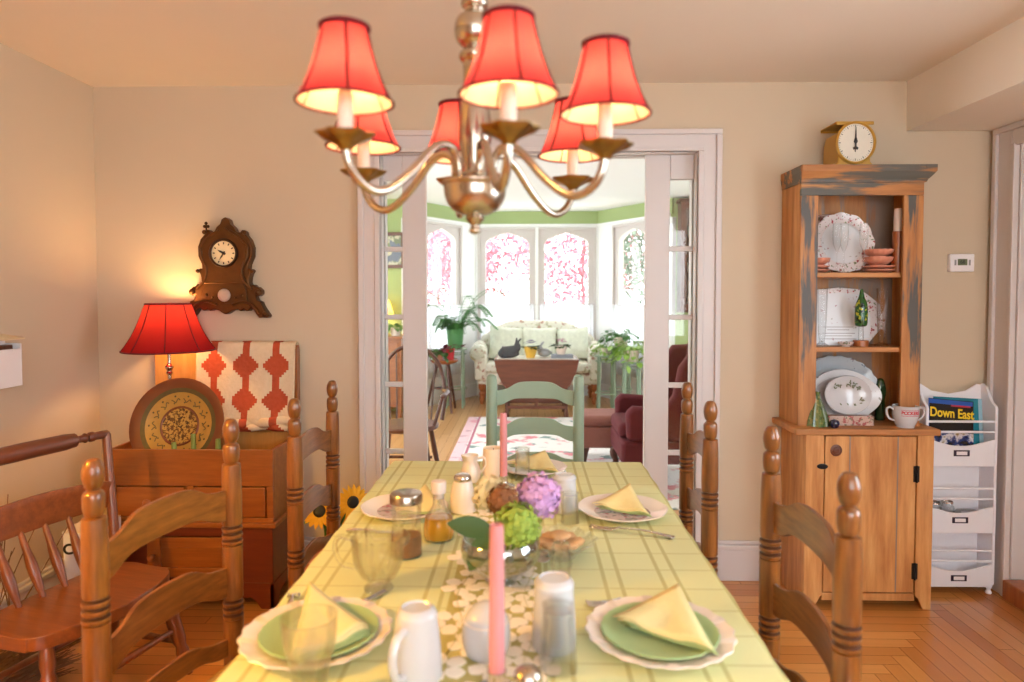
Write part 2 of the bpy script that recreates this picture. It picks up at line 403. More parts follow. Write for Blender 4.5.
    def build(s, name, mats, parent=None, smooth=40, bevel=0.0, seg=2, loc=None, rot=None, solid=0.0, sub=0):
        me = bpy.data.meshes.new(name); me.from_pydata(s.v, [], s.f)
        ms = mats if isinstance(mats, (list, tuple)) else [mats]
        for m in ms: me.materials.append(M[m] if isinstance(m, str) else m)
        me.polygons.foreach_set('material_index', s.mi)
        bm = bmesh.new(); bm.from_mesh(me)
        if not solid: bmesh.ops.recalc_face_normals(bm, faces=bm.faces)
        bm.to_mesh(me); bm.free()
        if smooth:
            me.polygons.foreach_set('use_smooth', [True] * len(me.polygons)); me.set_sharp_from_angle(angle=R(smooth))
        o = bpy.data.objects.new(name, me); COL.objects.link(o)
        if parent is not None: o.parent = parent
        if loc: o.location = loc
        if rot: o.rotation_euler = rot
        if solid:
            md = o.modifiers.new('thickness', 'SOLIDIFY'); md.thickness = solid; md.offset = 0
        if bevel:
            md = o.modifiers.new('bevel', 'BEVEL'); md.width = bevel; md.segments = seg; md.limit_method = 'ANGLE'; md.angle_limit = R(50); md.harden_normals = False
        if sub:
            md = o.modifiers.new('sub', 'SUBSURF'); md.levels = sub; md.render_levels = sub
        return o
def mb(): return MB()
def Tm(loc=(0, 0, 0), rot=(0, 0, 0), sc=(1, 1, 1)):
    return Matrix.Translation(loc) @ Euler(rot).to_matrix().to_4x4() @ Matrix.Diagonal((*sc, 1))
def tag(o, label=None, cat=None, group=None, kind=None):
    if label: o['label'] = label
    if cat: o['category'] = cat
    if group: o['group'] = group
    if kind: o['kind'] = kind
    return o
def thing(name, label, cat, loc=(0, 0, 0), rz=0.0, group=None):
    o = bpy.data.objects.new(name, None); o.empty_display_size = 0.1; COL.objects.link(o)
    o.location = loc; o.rotation_euler = (0, 0, rz)
    return tag(o, label, cat, group)
def struct(o): o['kind'] = 'structure'; return o
def dup(root, loc, rz=None, label=None, group=None, scale=None):
    r = root.copy(); COL.objects.link(r); r.location = loc
    if rz is not None: r.rotation_euler = (root.rotation_euler[0], root.rotation_euler[1], rz)
    if scale: r.scale = scale
    if label: r['label'] = label
    if group: r['group'] = group
    for ch in list(root.children):
        c = ch.copy(); COL.objects.link(c); c.parent = r
        for g in list(ch.children):
            d = g.copy(); COL.objects.link(d); d.parent = c
    return r
def smooth_path(pts, k=6):
    P = [Vector(p) for p in pts]; out = []
    for i in range(len(P) - 1):
        p0, p1, p2, p3 = P[max(i - 1, 0)], P[i], P[i + 1], P[min(i + 2, len(P) - 1)]
        for j in range(k):
            t = j / k
            out.append(0.5 * ((2 * p1) + (p2 - p0) * t + (2 * p0 - 5 * p1 + 4 * p2 - p3) * t * t + (-p0 + 3 * p1 - 3 * p2 + p3) * t ** 3))
    out.append(P[-1]); return out
def smooth_prof(prof, k=4): return [(max(0.0, p.x), p.z) for p in smooth_path([(r, 0, z) for r, z in prof], k)]
def text(name, body, size, mat, parent=None, loc=(0, 0, 0), rot=(R(90), 0, 0), extrude=0.0004, bold=0.0, sx=1.0):
    cu = bpy.data.curves.new(name, 'FONT'); cu.body = body; cu.size = size; cu.extrude = extrude; cu.offset = bold
    cu.align_x = 'CENTER'; cu.align_y = 'CENTER'
    o = bpy.data.objects.new(name, cu); COL.objects.link(o)
    dg = bpy.context.evaluated_depsgraph_get(); dg.update()
    me = bpy.data.meshes.new_from_object(o.evaluated_get(dg)); bpy.data.objects.remove(o)
    me.materials.clear(); me.materials.append(M[mat])
    t = bpy.data.objects.new(name, me); COL.objects.link(t); t.parent = parent; t.location = loc; t.rotation_euler = rot; t.scale = (sx, 1, 1)
    return t

# ================================================================== THE SETTING
XL, XR, YB, ZC = -2.1, 2.2, 3.29, 2.385
YW = 3.43; ZL = 2.49
def boards(name, mat_x, mat_y, rects, gapm):
    b = mb()
    for (x0, x1, y0, y1, k) in rects:
        b.mat(k).add([(x0, y0, 0), (x1, y0, 0), (x1, y1, 0), (x0, y1, 0)], [(0, 1, 2, 3)])
    return b
w = 0.0635; rects = []
def split(a, b, rnd):
    out = []; p = a
    while p < b - 1e-6:
        q = min(b, p + rnd.uniform(0.7, 2.1))
        if b - q < 0.35: q = b
        out.append((p, q)); p = q
    return out
rnd = random.Random(3); g = 0.0009
k = 0
while YB + 0.14 - k * w > -1.7:
    y1 = YB + 0.14 - k * w; y0 = y1 - w; xe = y1 - 1.21
    if xe > XL:
        segs = split(XL, xe, rnd) if y0 < YB - 0.05 else split(-0.72, 0.82, rnd)
        for a, c in segs: rects.append((a + g, c - g, y0 + g, y1 - g, 0))
    k += 1
k = 0
x = YB + 0.14 - 1.21
while x < XR + 0.02: x += w
x0 = x
while x0 > XL:
    x1 = x0; x0 = x1 - w
    yt = min(YB, x0 + 1.21 + w * 0.0)
    for a, c in split(-1.7, yt, rnd): rects.append((max(x0, XL) + g, x1 - g, a + g, c - g, 1))
fl = boards('floor', None, None, rects, None)
fl.mat(2).box(XL - 0.1, XR + 0.3, -1.75, YW, -0.06, -0.0015)
struct(fl.build('floor', ['floor_x', 'floor_y', 'floor_gap'], smooth=0))
rects = []; x = -2.6
while x < 3.2:
    for a, c in split(YW, 9.3, rnd): rects.append((x + g, x + 0.08 - g, a + g, c - g, 0))
    x += 0.08
fl = boards('floor', None, None, rects, None); fl.mat(1).box(-2.7, 3.3, YW, 9.4, -0.06, -0.0015)
struct(fl.build('floor', ['floor_far', 'floor_gap'], smooth=0))
# dining room shell
DL, DR, DT = -0.715, 0.815, 2.068          # doorway between the rooms
b = mb()
for (y0, y1) in ((YB, YB + 0.045), (YW - 0.045, YW)):
    b.box(XL - 0.12, DL, y0, y1, 0, 2.6); b.box(DR, XR + 0.5, y0, y1, 0, 2.6); b.box(DL, DR, y0, y1, DT, 2.6)
b.box(XL - 0.12, DL - 0.95, YB + 0.045, YW - 0.045, 0, 2.6); b.box(DR + 0.95, XR + 0.5, YB + 0.045, YW - 0.045, 0, 2.6)
struct(b.build('wall_back', 'wall', smooth=0))
struct(mb().box(XL - 0.12, XL, -1.7, YB, 0, 2.6).build('wall_left', 'wall', smooth=0))
b = mb().box(XR, XR + 0.12, -1.7, 0.36, 0, 2.6).box(XR, XR + 0.12, 1.6, 1.95, 0, 2.6).box(XR, XR + 0.12, 0.36, 1.6, 0, 0.78).box(XR, XR + 0.12, 0.36, 1.6, 2.08, 2.6).box(XR, XR + 0.5, 3.13, YB, 0, 2.6).box(XR, XR + 0.12, 1.95, 3.13, 2.06, 2.6)
struct(b.build('wall_right', 'wall', smooth=0))
b = mb().box(XR, XR + 0.07, 0.36, 0.42, 0.78, 2.08).box(XR, XR + 0.07, 1.54, 1.6, 0.78, 2.08).box(XR, XR + 0.07, 0.42, 1.54, 0.78, 0.84).box(XR, XR + 0.07, 0.42, 1.54, 2.02, 2.08).box(XR + 0.01, XR + 0.06, 0.42, 1.54, 1.41, 1.45)
wl_ = struct(b.build('window_6', 'trim', smooth=0)); mb().box(XR + 0.033, XR + 0.037, 0.42, 1.54, 0.84, 2.02).build('glass', 'pane', wl_, smooth=0)
# rear wall behind the photographer with a wide window
b = mb().box(XL - 0.12, -0.5, -1.82, -1.7, 0, 2.6).box(2.0, XR + 0.5, -1.82, -1.7, 0, 2.6).box(-0.5, 2.0, -1.82, -1.7, 0, 0.8).box(-0.5, 2.0, -1.82, -1.7, 2.3, 2.6)
struct(b.build('wall_rear', 'wall', smooth=0))
b = mb().box(-0.5, -0.44, -1.8, -1.72, 0.8, 2.3).box(1.94, 2.0, -1.8, -1.72, 0.8, 2.3).box(-0.44, 1.94, -1.8, -1.72, 0.8, 0.86).box(-0.44, 1.94, -1.8, -1.72, 2.24, 2.3).box(0.73, 0.77, -1.8, -1.72, 0.86, 2.24)
wr = struct(b.build('window_5', 'trim', smooth=0)); mb().box(-0.44, 1.94, -1.762, -1.758, 0.86, 2.24).build('glass', 'pane', wr, smooth=0)
struct(mb().box(XL - 0.12, XR + 0.5, -1.8, YB, ZC, ZC + 0.1).build('ceiling', 'ceiling', smooth=0))
struct(mb().box(1.785, XR + 0.05, -1.7, YB, 2.152, ZC).build('soffit', 'ceiling', smooth=0))
# doorway casing, jamb and baseboards
def casing_v(b, x0, x1, z1, y):        # flat board with a raised outer band
    b.box(min(x0, x1), max(x0, x1), y - 0.018, y, 0, z1)
b = mb()
b.box(-0.80, DL + 0.008, YB - 0.02, YB, 0, DT + 0.083); b.box(-0.812, -0.785, YB - 0.034, YB, 0, DT + 0.07)
b.box(DR - 0.008, 0.905, YB - 0.02, YB, 0, DT + 0.083); b.box(0.89, 0.917, YB - 0.034, YB, 0, DT + 0.07)
b.box(DL, DR, YB - 0.02, YB, DT - 0.008, DT + 0.083); b.box(-0.812, 0.917, YB - 0.034, YB, DT + 0.07, DT + 0.095)
b.box(-0.735, DL + 0.008, YB - 0.027, YB, 0, DT - 0.008); b.box(DR - 0.008, 0.835, YB - 0.027, YB, 0, DT - 0.008); b.box(-0.735, 0.835, YB - 0.027, YB, DT - 0.008, DT + 0.012)
struct(b.build('trim_1', 'trim', smooth=0, bevel=0.004))
b = mb()
for y0, y1 in ((YB, YB + 0.05), (YW - 0.05, YW)):
    b.box(DL - 0.002, DL + 0.012, y0, y1, 0, DT); b.box(DR - 0.012, DR + 0.002, y0, y1, 0, DT); b.box(DL, DR, y0, y1, DT - 0.012, DT + 0.002)
struct(b.build('trim_2', 'trim', smooth=0, bevel=0.002))
b = mb(); b.box(DL, DR, YW, YW + 0.02, DT, DT + 0.1); b.box(DL - 0.1, DL, YW, YW + 0.02, 0, DT + 0.1); b.box(DR, DR + 0.1, YW, YW + 0.02, 0, DT + 0.1)
struct(b.build('trim_3', 'trim', smooth=0, bevel=0.003))
def baseboard(name, x0, x1):
    b = mb().box(x0, x1, YB - 0.018, YB, 0, 0.155).box(x0, x1, YB - 0.026, YB, 0.155, 0.178).box(x0, x1, YB - 0.014, YB, 0.178, 0.195)
    return struct(b.build(name, 'trim', smooth=0, bevel=0.005))
baseboard('baseboard_right', 0.917, XR); baseboard('baseboard_left', XL, -0.812)
b = mb().box(XL, XL + 0.018, -1.7, YB - 0.03, 0, 0.155).box(XL, XL + 0.026, -1.7, YB - 0.03, 0.155, 0.178).box(XL, XL + 0.014, -1.7, YB - 0.03, 0.178, 0.195)
struct(b.build('baseboard_left', 'trim', smooth=0, bevel=0.005))
# doorway in the right wall: casing, deep jamb, wooden step
b = mb().box(XR - 0.02, XR, 3.15, 3.262, 0.0, 2.148).box(XR - 0.034, XR, 3.235, 3.262, 0, 2.122).box(XR - 0.02, XR, 1.95, 3.15, 2.05, 2.148).box(XR - 0.034, XR, 1.95, 3.262, 2.122, 2.1485)
b.box(XR - 0.027, XR, 3.125, 3.15, 0, 2.06).box(XR, XR + 0.5, 3.115, 3.13, 0.085, 2.06)
struct(b.build('trim_4', 'trim', smooth=0, bevel=0.004))
struct(mb().box(XR - 0.04, XR + 1.0, 1.95, 3.115, 0.0, 0.088).build('trim_5', 'orange_wood', smooth=0, bevel=0.006))
struct(mb().box(XR + 0.5, XR + 1.0, -1.7, 3.5, 0.09, 2.6).build('wall_passage', 'wall', smooth=0))
# pocket doors: five-light leaves mostly slid into the wall
def pocket_door(name, xe, sgn):
    # xe: the leaf's leading edge; the leaf runs from xe away from the middle of the doorway
    lw = 0.86; y0, y1 = 3.343, 3.377; zt = DT - 0.004
    def bx(b, a0, a1, z0, z1, yy0=y0, yy1=y1):
        p, q = xe + sgn * a0, xe + sgn * a1; b.box(min(p, q), max(p, q), yy0, yy1, z0, z1)
    b = mb()
    bx(b, 0, 0.118, 0.01, zt); bx(b, lw - 0.118, lw, 0.01, zt); bx(b, 0.118, lw - 0.118, zt - 0.125, zt); bx(b, 0.118, lw - 0.118, 0.01, 0.27)
    zs = [0.27 + (zt - 0.125 - 0.27) * k / 5 for k in range(6)]
    for z in zs[1:-1]: bx(b, 0.118, lw - 0.118, z - 0.0125, z + 0.0125, y0 + 0.006, y1 - 0.006)
    for i in (1, 2): 
        a = 0.118 + (lw - 0.236) * i / 3; bx(b, a - 0.0125, a + 0.0125, 0.27, zt - 0.125, y0 + 0.006, y1 - 0.006)
    d = struct(b.build(name, 'trim', smooth=0, bevel=0.004))
    c = mb(); bx(c, 0.118, lw - 0.118, 0.27, zt - 0.125, 3.358, 3.362); c.build('glass', 'pane_door', d, smooth=0)
    return d
pocket_door('door_1', -0.495, -1); pocket_door('door_2', 0.572, 1)

# ---------------------------------------------------------------- living room shell
YF = 8.0
P0, P1, P2, P3 = (-1.42, YF), (-0.70, 9.25), (0.95, 9.25), (1.66, YF)
b = mb()
b.box(-2.6, P0[0], YF, YF + 0.12, 0, ZL); b.box(P3[0], 3.2, YF, YF + 0.12, 0, ZL)
struct(b.build('wall_living_far', 'green_wall', smooth=0))
struct(mb().box(-2.72, -2.6, YW, 4.2, 0, ZL).box(-2.72, -2.6, 6.6, YF + 0.1, 0, ZL).box(-2.72, -2.6, 4.2, 6.6, 0, 0.5).box(-2.72, -2.6, 4.2, 6.6, 2.3, ZL).build('wall_living_left', 'green_wall', smooth=0))
b = mb().box(3.2, 3.32, YW, 5.1, 0, ZL).box(3.2, 3.32, 6.7, YF + 0.1, 0, ZL).box(3.2, 3.32, 5.1, 6.7, 0, 0.7).box(3.2, 3.32, 5.1, 6.7, 2.25, ZL)
struct(b.build('wall_living_right', 'green_wall', smooth=0))
struct(mb().box(-2.72, 3.32, YW, 9.6, ZL, ZL + 0.1).build('ceiling', 'white_wall', smooth=0))
WZ0, WZ1 = 0.60, 2.27
def bay(name, a, c, nwin, idx):
    a = Vector((*a, 0)); c = Vector((*c, 0)); L = (c - a).length; ang = math.atan2(c.y - a.y, c.x - a.x)
    T = Tm(a, (0, 0, ang)); th = 0.14      # local x along the wall, +y is outdoors
    ww = 0.80; marg = (L - nwin * ww) / 2
    b = mb().tf(T).mat(0)
    b.box(0, L, 0, th, 0, WZ0); b.box(0, L, 0, th, WZ1, 2.31); b.mat(1).box(-0.02, L + 0.02, 0.0, th, 2.31, ZL); b.mat(0)
    b.box(-0.03, marg, 0, th, WZ0, WZ1); b.box(L - marg, L + 0.03, 0, th, WZ0, WZ1)
    b.box(0, L, -0.02, 0.0, 0, 0.17)
    b.box(-0.0, L, -0.03, 0.0, 2.285, 2.318)      # moulding under the green frieze
    for i in range(nwin + 1):
        if i in (0, nwin): continue
        b.box(marg + i * ww - 0.02, marg + i * ww + 0.02, -0.035, 0.0, WZ0, 2.29)
    struct(b.build(name, ['white_wall', 'green_wall'], smooth=0))
    for i in range(nwin):
        T2 = T @ Tm((marg + (i + 0.5) * ww, 0, 0)); h = 0.4; q = 0.292
        f = mb().tf(T2)
        f.box(-h, -q, 0.02, 0.10, WZ0, 2.055).box(q, h, 0.02, 0.10, WZ0, 2.055).box(-q, q, 0.02, 0.10, WZ0, WZ0 + 0.1)
        arch = [(-0.292, 2.055), (-0.275, 2.09), (-0.235, 2.122), (-0.12, 2.168), (0, 2.205), (0.12, 2.168), (0.235, 2.122), (0.275, 2.09), (0.292, 2.055), (0.4, 2.055), (0.4, WZ1), (-0.4, WZ1), (-0.4, 2.055)]
        f.prism(arch, 0.02, 0.10)
        f.box(-q, q, 0.03, 0.09, 1.205, 1.245)
        # moulded casing round the frame
        f.box(-h, -h + 0.03, -0.012, 0.02, WZ0, WZ1).box(h - 0.03, h, -0.012, 0.02, WZ0, WZ1).box(-h + 0.03, h - 0.03, -0.012, 0.02, WZ1 - 0.03, WZ1)
        win = struct(f.build('window_%d' % (idx + i), 'trim', smooth=0, bevel=0.004))
        mb().tf(T2).box(-q, q, 0.058, 0.062, WZ0 + 0.1, 2.2).build('glass', 'pane', win, smooth=0)
        cu = mb().tf(T2).grid(lambda u, v: (-0.36 + 0.72 * u, -0.045 + 0.018 * math.sin(u * 2 * PI * 11 + v) * (0.5 + 0.5 * (1 - v)), 0.34 + 0.90 * v), 120, 6)
        c_ = cu.build('sheer_curtain', 'sheer', solid=0.0015)
        which = {1: 'over the left angled bay window', 2: 'over the middle bay window behind the fern', 3: 'over the middle bay window behind the sofa', 4: 'over the right angled bay window'}[idx + i]
        tag(c_, 'white sheer cafe curtain ' + which, 'curtain', 'cafe curtains in the bay')
        mb().tf(T2).tube([(-0.39, -0.04, 1.235), (0.39, -0.04, 1.235)], 0.006, 8).build('curtain_rod', 'trim', c_)
bay('wall_bay_left', P0, P1, 1, 1); bay('wall_bay_centre', P1, P2, 2, 2); bay('wall_bay_right', P2, P3, 1, 4)
struct(mb().box(-8, 8, 9.6, 26, -0.6, -0.5).build('ground', plain('pale_paving', C(190, 190, 180), 0.9), smooth=0))
# trees in the garden beyond the bay
def tree(loc, rad, n, leafm, label, seed, trunk_h=1.6, ls=0.09):
    rn = random.Random(seed)
    t = thing('garden_tree', label, 'tree', loc, 0, 'garden trees outside the bay')
    b = mb(); b.tube(smooth_path([(0, 0, 0), (0.06, 0.03, trunk_h * 0.6), (0, 0, trunk_h), (0.05, 0, trunk_h + rad * 0.6)]), 0.035, 8)
    for k in range(4):
        a = rn.uniform(0, 2 * PI); e = rn.uniform(0.1, 0.9); L = rad * rn.uniform(0.6, 0.95)
        z0 = trunk_h * rn.uniform(0.75, 1.1)
        b.tube(smooth_path([(0, 0, z0), (L * 0.5 * math.cos(a), L * 0.5 * math.sin(a), z0 + L * 0.4 * e), (L * math.cos(a), L * math.sin(a), z0 + L * e)]), [0.012 - 0.008 * i / 12 for i in range(13)], 6)
    b.build('trunk', 'bark', t)
    c = mb()
    for k in range(n):
        while True:
            p = Vector((rn.uniform(-1, 1), rn.uniform(-1, 1), rn.uniform(-0.85, 0.85)))
            if 0.25 < p.length < 1: break
        p = Vector((p.x * rad, p.y * rad, trunk_h + rad * 0.45 + p.z * rad))
        c.leaf(p, (rn.uniform(-1, 1), rn.uniform(-1, 1), rn.uniform(-1, 0.6)), (0, 0, 1), ls * rn.uniform(0.7, 1.4), ls * 0.7, 0.2, 2)
    c.build('foliage', leafm, t, smooth=0)
M['bark'] = plain('grey_bark', C(120, 110, 104), 0.9)
M['tree_pink'] = plain('pink_tree_leaves', C(200, 128, 140), 0.8, var=0.4, scale=3)
M['tree_green'] = plain('grey_green_tree_leaves', C(112, 126, 108), 0.8, var=0.4, scale=3)
tree((-0.97, 12.8, -0.5), 1.2, 4800, 'tree_pink', 'small pink-leaved tree outside the middle bay window behind the fern', 1, 2.35)
tree((1.25, 15.6, -0.5), 1.5, 7500, 'tree_pink', 'small pink-leaved tree outside the middle bay window behind the sofa', 2, 2.2)
tree((2.3, 12.6, -0.5), 1.2, 5000, 'tree_green', 'grey-green tree outside the right angled bay window', 3, 2.2)
tree((-2.1, 15.8, -0.5), 1.45, 6000, 'tree_pink', 'small pink-leaved tree outside the left angled bay window', 4, 2.2)

# ================================================================== DINING ROOM FURNITURE
# ---------------------------------------------------------------- dining table, cloth, runner
TX0, TX1, TY0, TY1, TZ = -0.505, 0.425, 0.62, 2.555, 0.757
t = thing('dining_table', 'long dining table mostly hidden under the plaid green tablecloth', 'table', ((TX0 + TX1) / 2, (TY0 + TY1) / 2, 0))
hw, hl = (TX1 - TX0) / 2 - 0.006, (TY1 - TY0) / 2 - 0.006
mb().box(-hw, hw, -hl, hl, 0.722, 0.75).build('tabletop', 'oak_slat', t, bevel=0.008)
mb().box(-hw + 0.09, hw - 0.09, -hl + 0.09, -hl + 0.112, 0.63, 0.722).box(-hw + 0.09, hw - 0.09, hl - 0.112, hl - 0.09, 0.63, 0.722).box(-hw + 0.09, -hw + 0.112, -hl + 0.112, hl - 0.112, 0.63, 0.722).box(hw - 0.112, hw - 0.09, -hl + 0.112, hl - 0.112, 0.63, 0.722).build('apron', 'oak_slat', t)
for sx in (-1, 1):
    for sy in (-1, 1):
        mb().lathe(smooth_prof([(0, 0), (0.022, 0.0), (0.026, 0.03), (0.02, 0.08), (0.03, 0.25), (0.036, 0.42), (0.026, 0.5), (0.038, 0.54), (0.038, 0.722), (0, 0.722)], 3), (sx * (hw - 0.1), sy * (hl - 0.1), 0), 16).build('leg', 'oak', t)
b = mb()
rr = random.Random(5)
cx, cy = (TX0 + TX1) / 2, (TY0 + TY1) / 2
nu, nv = 22, 46
def ringpt(s):       # s in 0..1 round the table edge
    W2, L2 = TX1 - TX0, TY1 - TY0; p = s * 2 * (W2 + L2)
    if p < W2: return (TX0 + p, TY0, 0, -1)
    p -= W2
    if p < L2: return (TX1, TY0 + p, 1, 0)
    p -= L2
    if p < W2: return (TX1 - p, TY1, 0, 1)
    return (TX0, TY1 - (p - W2), -1, 0)
b.grid(lambda u, v: (TX0 + 0.004 + (TX1 - TX0 - 0.008) * u, TY0 + 0.004 + (TY1 - TY0 - 0.008) * v, TZ - 0.001), nu, nv)
def drop(u, v):
    x, y, nx, ny = ringpt(u % 1.0)
    out = [0.0, 0.004, 0.006, 0.01, 0.016, 0.024, 0.03][int(round(v * 6))]; dz = [0.001, 0.003, 0.012, 0.05, 0.11, 0.17, 0.215][int(round(v * 6))]
    wv = 0.010 * math.sin(u * 2 * PI * 34) * v
    if v == 0: x -= nx * 0.004; y -= ny * 0.004
    return (x + nx * (out + wv), y + ny * (out + wv), TZ - dz)
b.grid(drop, 260, 6)
c = b.build('tablecloth', 'cloth', smooth=50); 
tag(c, 'pale green plaid tablecloth draped over the long dining table', 'tablecloth')
# lace runner of white five-petalled flowers down the middle of the cloth
t = thing('table_runner', 'cutwork runner of white flowers on olive ribbon down the middle of the table', 'table runner', (-0.065, 1.5, TZ))
b = mb()
rx0, rx1 = -0.105, 0.105
for yy in (-0.80, -0.52, -0.24, 0.04, 0.30, 0.56):
    b.box(-0.095, -0.035, yy - 0.03, yy + 0.03, 0.0003, 0.0012); b.box(0.03, 0.09, yy + 0.09, yy + 0.15, 0.0003, 0.0012)
b.box(-0.097, 0.097, -0.88, 0.72, 0.0, 0.0004)
for s in (-1, 1):
    b.tube([(s * 0.07 + 0.012 * math.sin(q * 0.9), -0.86 + q * 0.04, 0.001) for q in range(40)], 0.003, 6, flat=0.3)
b.build('ribbon', 'olive', t)
b = mb(); rn = random.Random(11)
spots = []
for i in range(20):
    y = -0.86 + i * 0.081
    for x in ((-0.078, 0.004, 0.08) if i % 2 == 0 else (-0.04, 0.044)):
        if not (i % 6 == 3 and abs(x) < 0.04 and x > 0): spots.append((x + rn.uniform(-0.004, 0.004), y + rn.uniform(-0.004, 0.004), rn.uniform(0.045, 0.050)))
for x, y, r in spots:
    a0 = rn.uniform(0, 1.2)
    for q in range(5):
        a = a0 + q * 2 * PI / 5; px, py = x + math.cos(a) * r * 0.62, y + math.sin(a) * r * 0.62
        pts = []
        for h in range(8):
            th = 2 * PI * h / 8; lx, ly = math.cos(th) * r * (0.42 - 0.10 * max(0, math.cos(th)) ** 6), math.sin(th) * r * 0.335
            pts.append((px + lx * math.cos(a) - ly * math.sin(a), py + lx * math.sin(a) + ly * math.cos(a)))
        z = 0.0008 + 0.0002 * (q % 3); b.prism(pts, z, z + 0.0018, 'xy')
b.build('lace_flowers', 'lace', t, smooth=0)

# ---------------------------------------------------------------- ladder-back chairs
def post_prof(H):
    d = H - 1.05
    return smooth_prof([(0, H), (0.012, H - 0.003), (0.0195, H - 0.018), (0.0215, H - 0.036), (0.018, H - 0.056), (0.0125, H - 0.064)], 3) + \
           smooth_prof([(0.0125, H - 0.066), (0.0205, H - 0.074), (0.0215, H - 0.098), (0.0185, H - 0.116), (0.014, H - 0.121)], 3) + \
           smooth_prof([(0.0235, H - 0.124), (0.0255, H - 0.17), (0.0265, H - 0.26), (0.0255, H - 0.288)], 2) + ring_prof(H - 0.29) + \
           [(0.0265, H - 0.345), (0.0265, H - 0.49)] + ring_prof(H - 0.495) + [(0.0265, H - 0.55), (0.026, 0.30), (0.024, 0.10), (0.021, 0.0), (0, 0.0)]
def ring_prof(z):
    out = []
    for q in range(3):
        zz = z - q * 0.018; out += [(0.0225, zz), (0.0225, zz - 0.004), (0.0268, zz - 0.0065), (0.0275, zz - 0.011), (0.0262, zz - 0.0155)]
    return out + [(0.0225, z - 0.054)]
def slat_mesh(hw, z, h, rise, by, depth=0.011, n=28):
    """wavy ladder slat: ogee top edge, hollow lower edge, bowed backwards"""
    b = mb(); vs = []; fs = []
    for i in range(n + 1):
        u = -1 + 2 * i / n; x = u * hw
        s = 1 / (1 + math.exp((abs(u) - 0.56) * 13)); s = s * (1 + 0.14 * (1 - u * u))
        zt = z + h / 2 + rise * s; zb = z - h / 2 + rise * 0.92 * (1 / (1 + math.exp((abs(u) - 0.66) * 14)))
        y = by - 0.028 * (1 - u * u)
        vs += [(x, y - depth / 2, zb), (x, y + depth / 2, zb), (x, y + depth / 2, zt), (x, y - depth / 2, zt)]
    for i in range(n):
        a = i * 4
        for q in range(4): fs.append((a + q, a + (q + 1) % 4, a + 4 + (q + 1) % 4, a + 4 + q))
    fs += [(0, 1, 2, 3), (n * 4, n * 4 + 3, n * 4 + 2, n * 4 + 1)]
    return b.add(vs, fs)
def ladder_chair(label, hw=0.228, H=1.05, mats=('oak', 'oak_slat', 'rush'), group='ladder-back chairs round the table', plainpost=False):
    t = thing('ladder_back_chair', label, 'chair', (0, 0, 0), 0, group)
    by = -0.20
    for s in (-1, 1):
        if plainpost:
            pr = [(0, 0), (0.018, 0), (0.024, 0.1), (0.026, 0.4), (0.0255, H - 0.03), (0.022, H - 0.008), (0.012, H), (0, H)]
        else: pr = list(reversed(post_prof(H)))
        m_ = mb().lathe(pr, (0, 0, 0), 18)
        if not plainpost:
            m_.mi = [1 if any(abs((min(m_.v[i][2] for i in f) + max(m_.v[i][2] for i in f)) / 2 - zz) < 0.0035 and max(m_.v[i][2] for i in f) - min(m_.v[i][2] for i in f) < 0.006 for zz in [H - 0.29 - 0.002 - q * 0.018 for q in range(3)] + [H - 0.495 - 0.002 - q * 0.018 for q in range(3)]) else 0 for f in m_.f]
        p = m_.build('back_post', [mats[0], 'oak_dark'], t, smooth=35, loc=(s * hw, by, 0))
        fp = mb().lathe(smooth_prof([(0, 0), (0.014, 0), (0.020, 0.06), (0.023, 0.2), (0.023, 0.37), (0.024, 0.40), (0.02, 0.425), (0, 0.43)], 2), (0, 0, 0), 14)
        fp.build('front_leg', mats[0], t, loc=(s * (hw + 0.035), 0.19, 0))
    for (z, h, rise) in ((0.818, 0.082, 0.034), (0.608, 0.082, 0.032), (0.43, 0.05, 0.026)):
        if plainpost: z += {0.818: 0.088, 0.608: 0.132, 0.43: 0.17}[z]; h *= 0.86
        slat_mesh(hw - 0.006, z, h, rise, by).build('slat', mats[1], t, smooth=40, bevel=0.002)
    sb = mb()
    pr = [(-hw + 0.01, by + 0.02), (hw - 0.01, by + 0.02), (hw + 0.045, 0.20), (-hw - 0.045, 0.20)]
    sb.prism(pr, 0.385, 0.412, 'xy'); sb.build('seat', mats[2], t, bevel=0.011, seg=3)
    sb = mb()
    for z in (0.12, 0.24):
        sb.tube([(-hw - 0.035, 0.19, z), (hw + 0.035, 0.19, z)], 0.0105, 8)
        for s in (-1, 1): sb.tube([(s * hw, by, z + 0.03), (s * (hw + 0.035), 0.19, z + 0.03)], 0.0105, 8)
    sb.tube([(-hw, by, 0.2), (hw, by, 0.2)], 0.0105, 8)
    sb.build('stretchers', mats[0], t)
    return t
def seat_at(mx, my, ang):     # chair whose back's midpoint stands at mx,my, facing ang
    return (mx + 0.2 * math.cos(ang), my + 0.2 * math.sin(ang), 0), ang - PI / 2
c0 = ladder_chair('honey oak ladder-back chair nearest the camera on the left side of the table')
l, r = seat_at(-0.850, 1.60, R(-11.5)); c0.location = l; c0.rotation_euler.z = r
l, r = seat_at(-0.758, 2.41, R(1)); dup(c0, l, r, 'honey oak ladder-back chair on the left of the table in front of the wooden chest')
l, r = seat_at(0.62, 1.53, R(178)); dup(c0, l, r, 'honey oak ladder-back chair nearest the camera on the right side of the table')
l, r = seat_at(0.595, 2.39, R(176)); dup(c0, l, r, 'honey oak ladder-back chair on the right of the table beside the white door frame')
cg = ladder_chair('sage green painted ladder-back chair at the far head of the table', 0.20, 1.015, ('sage', 'sage', 'sage'), 'ladder-back chairs round the table', True)
l, r = seat_at(0.035, 3.13, R(-90)); cg.location = l; cg.rotation_euler.z = r

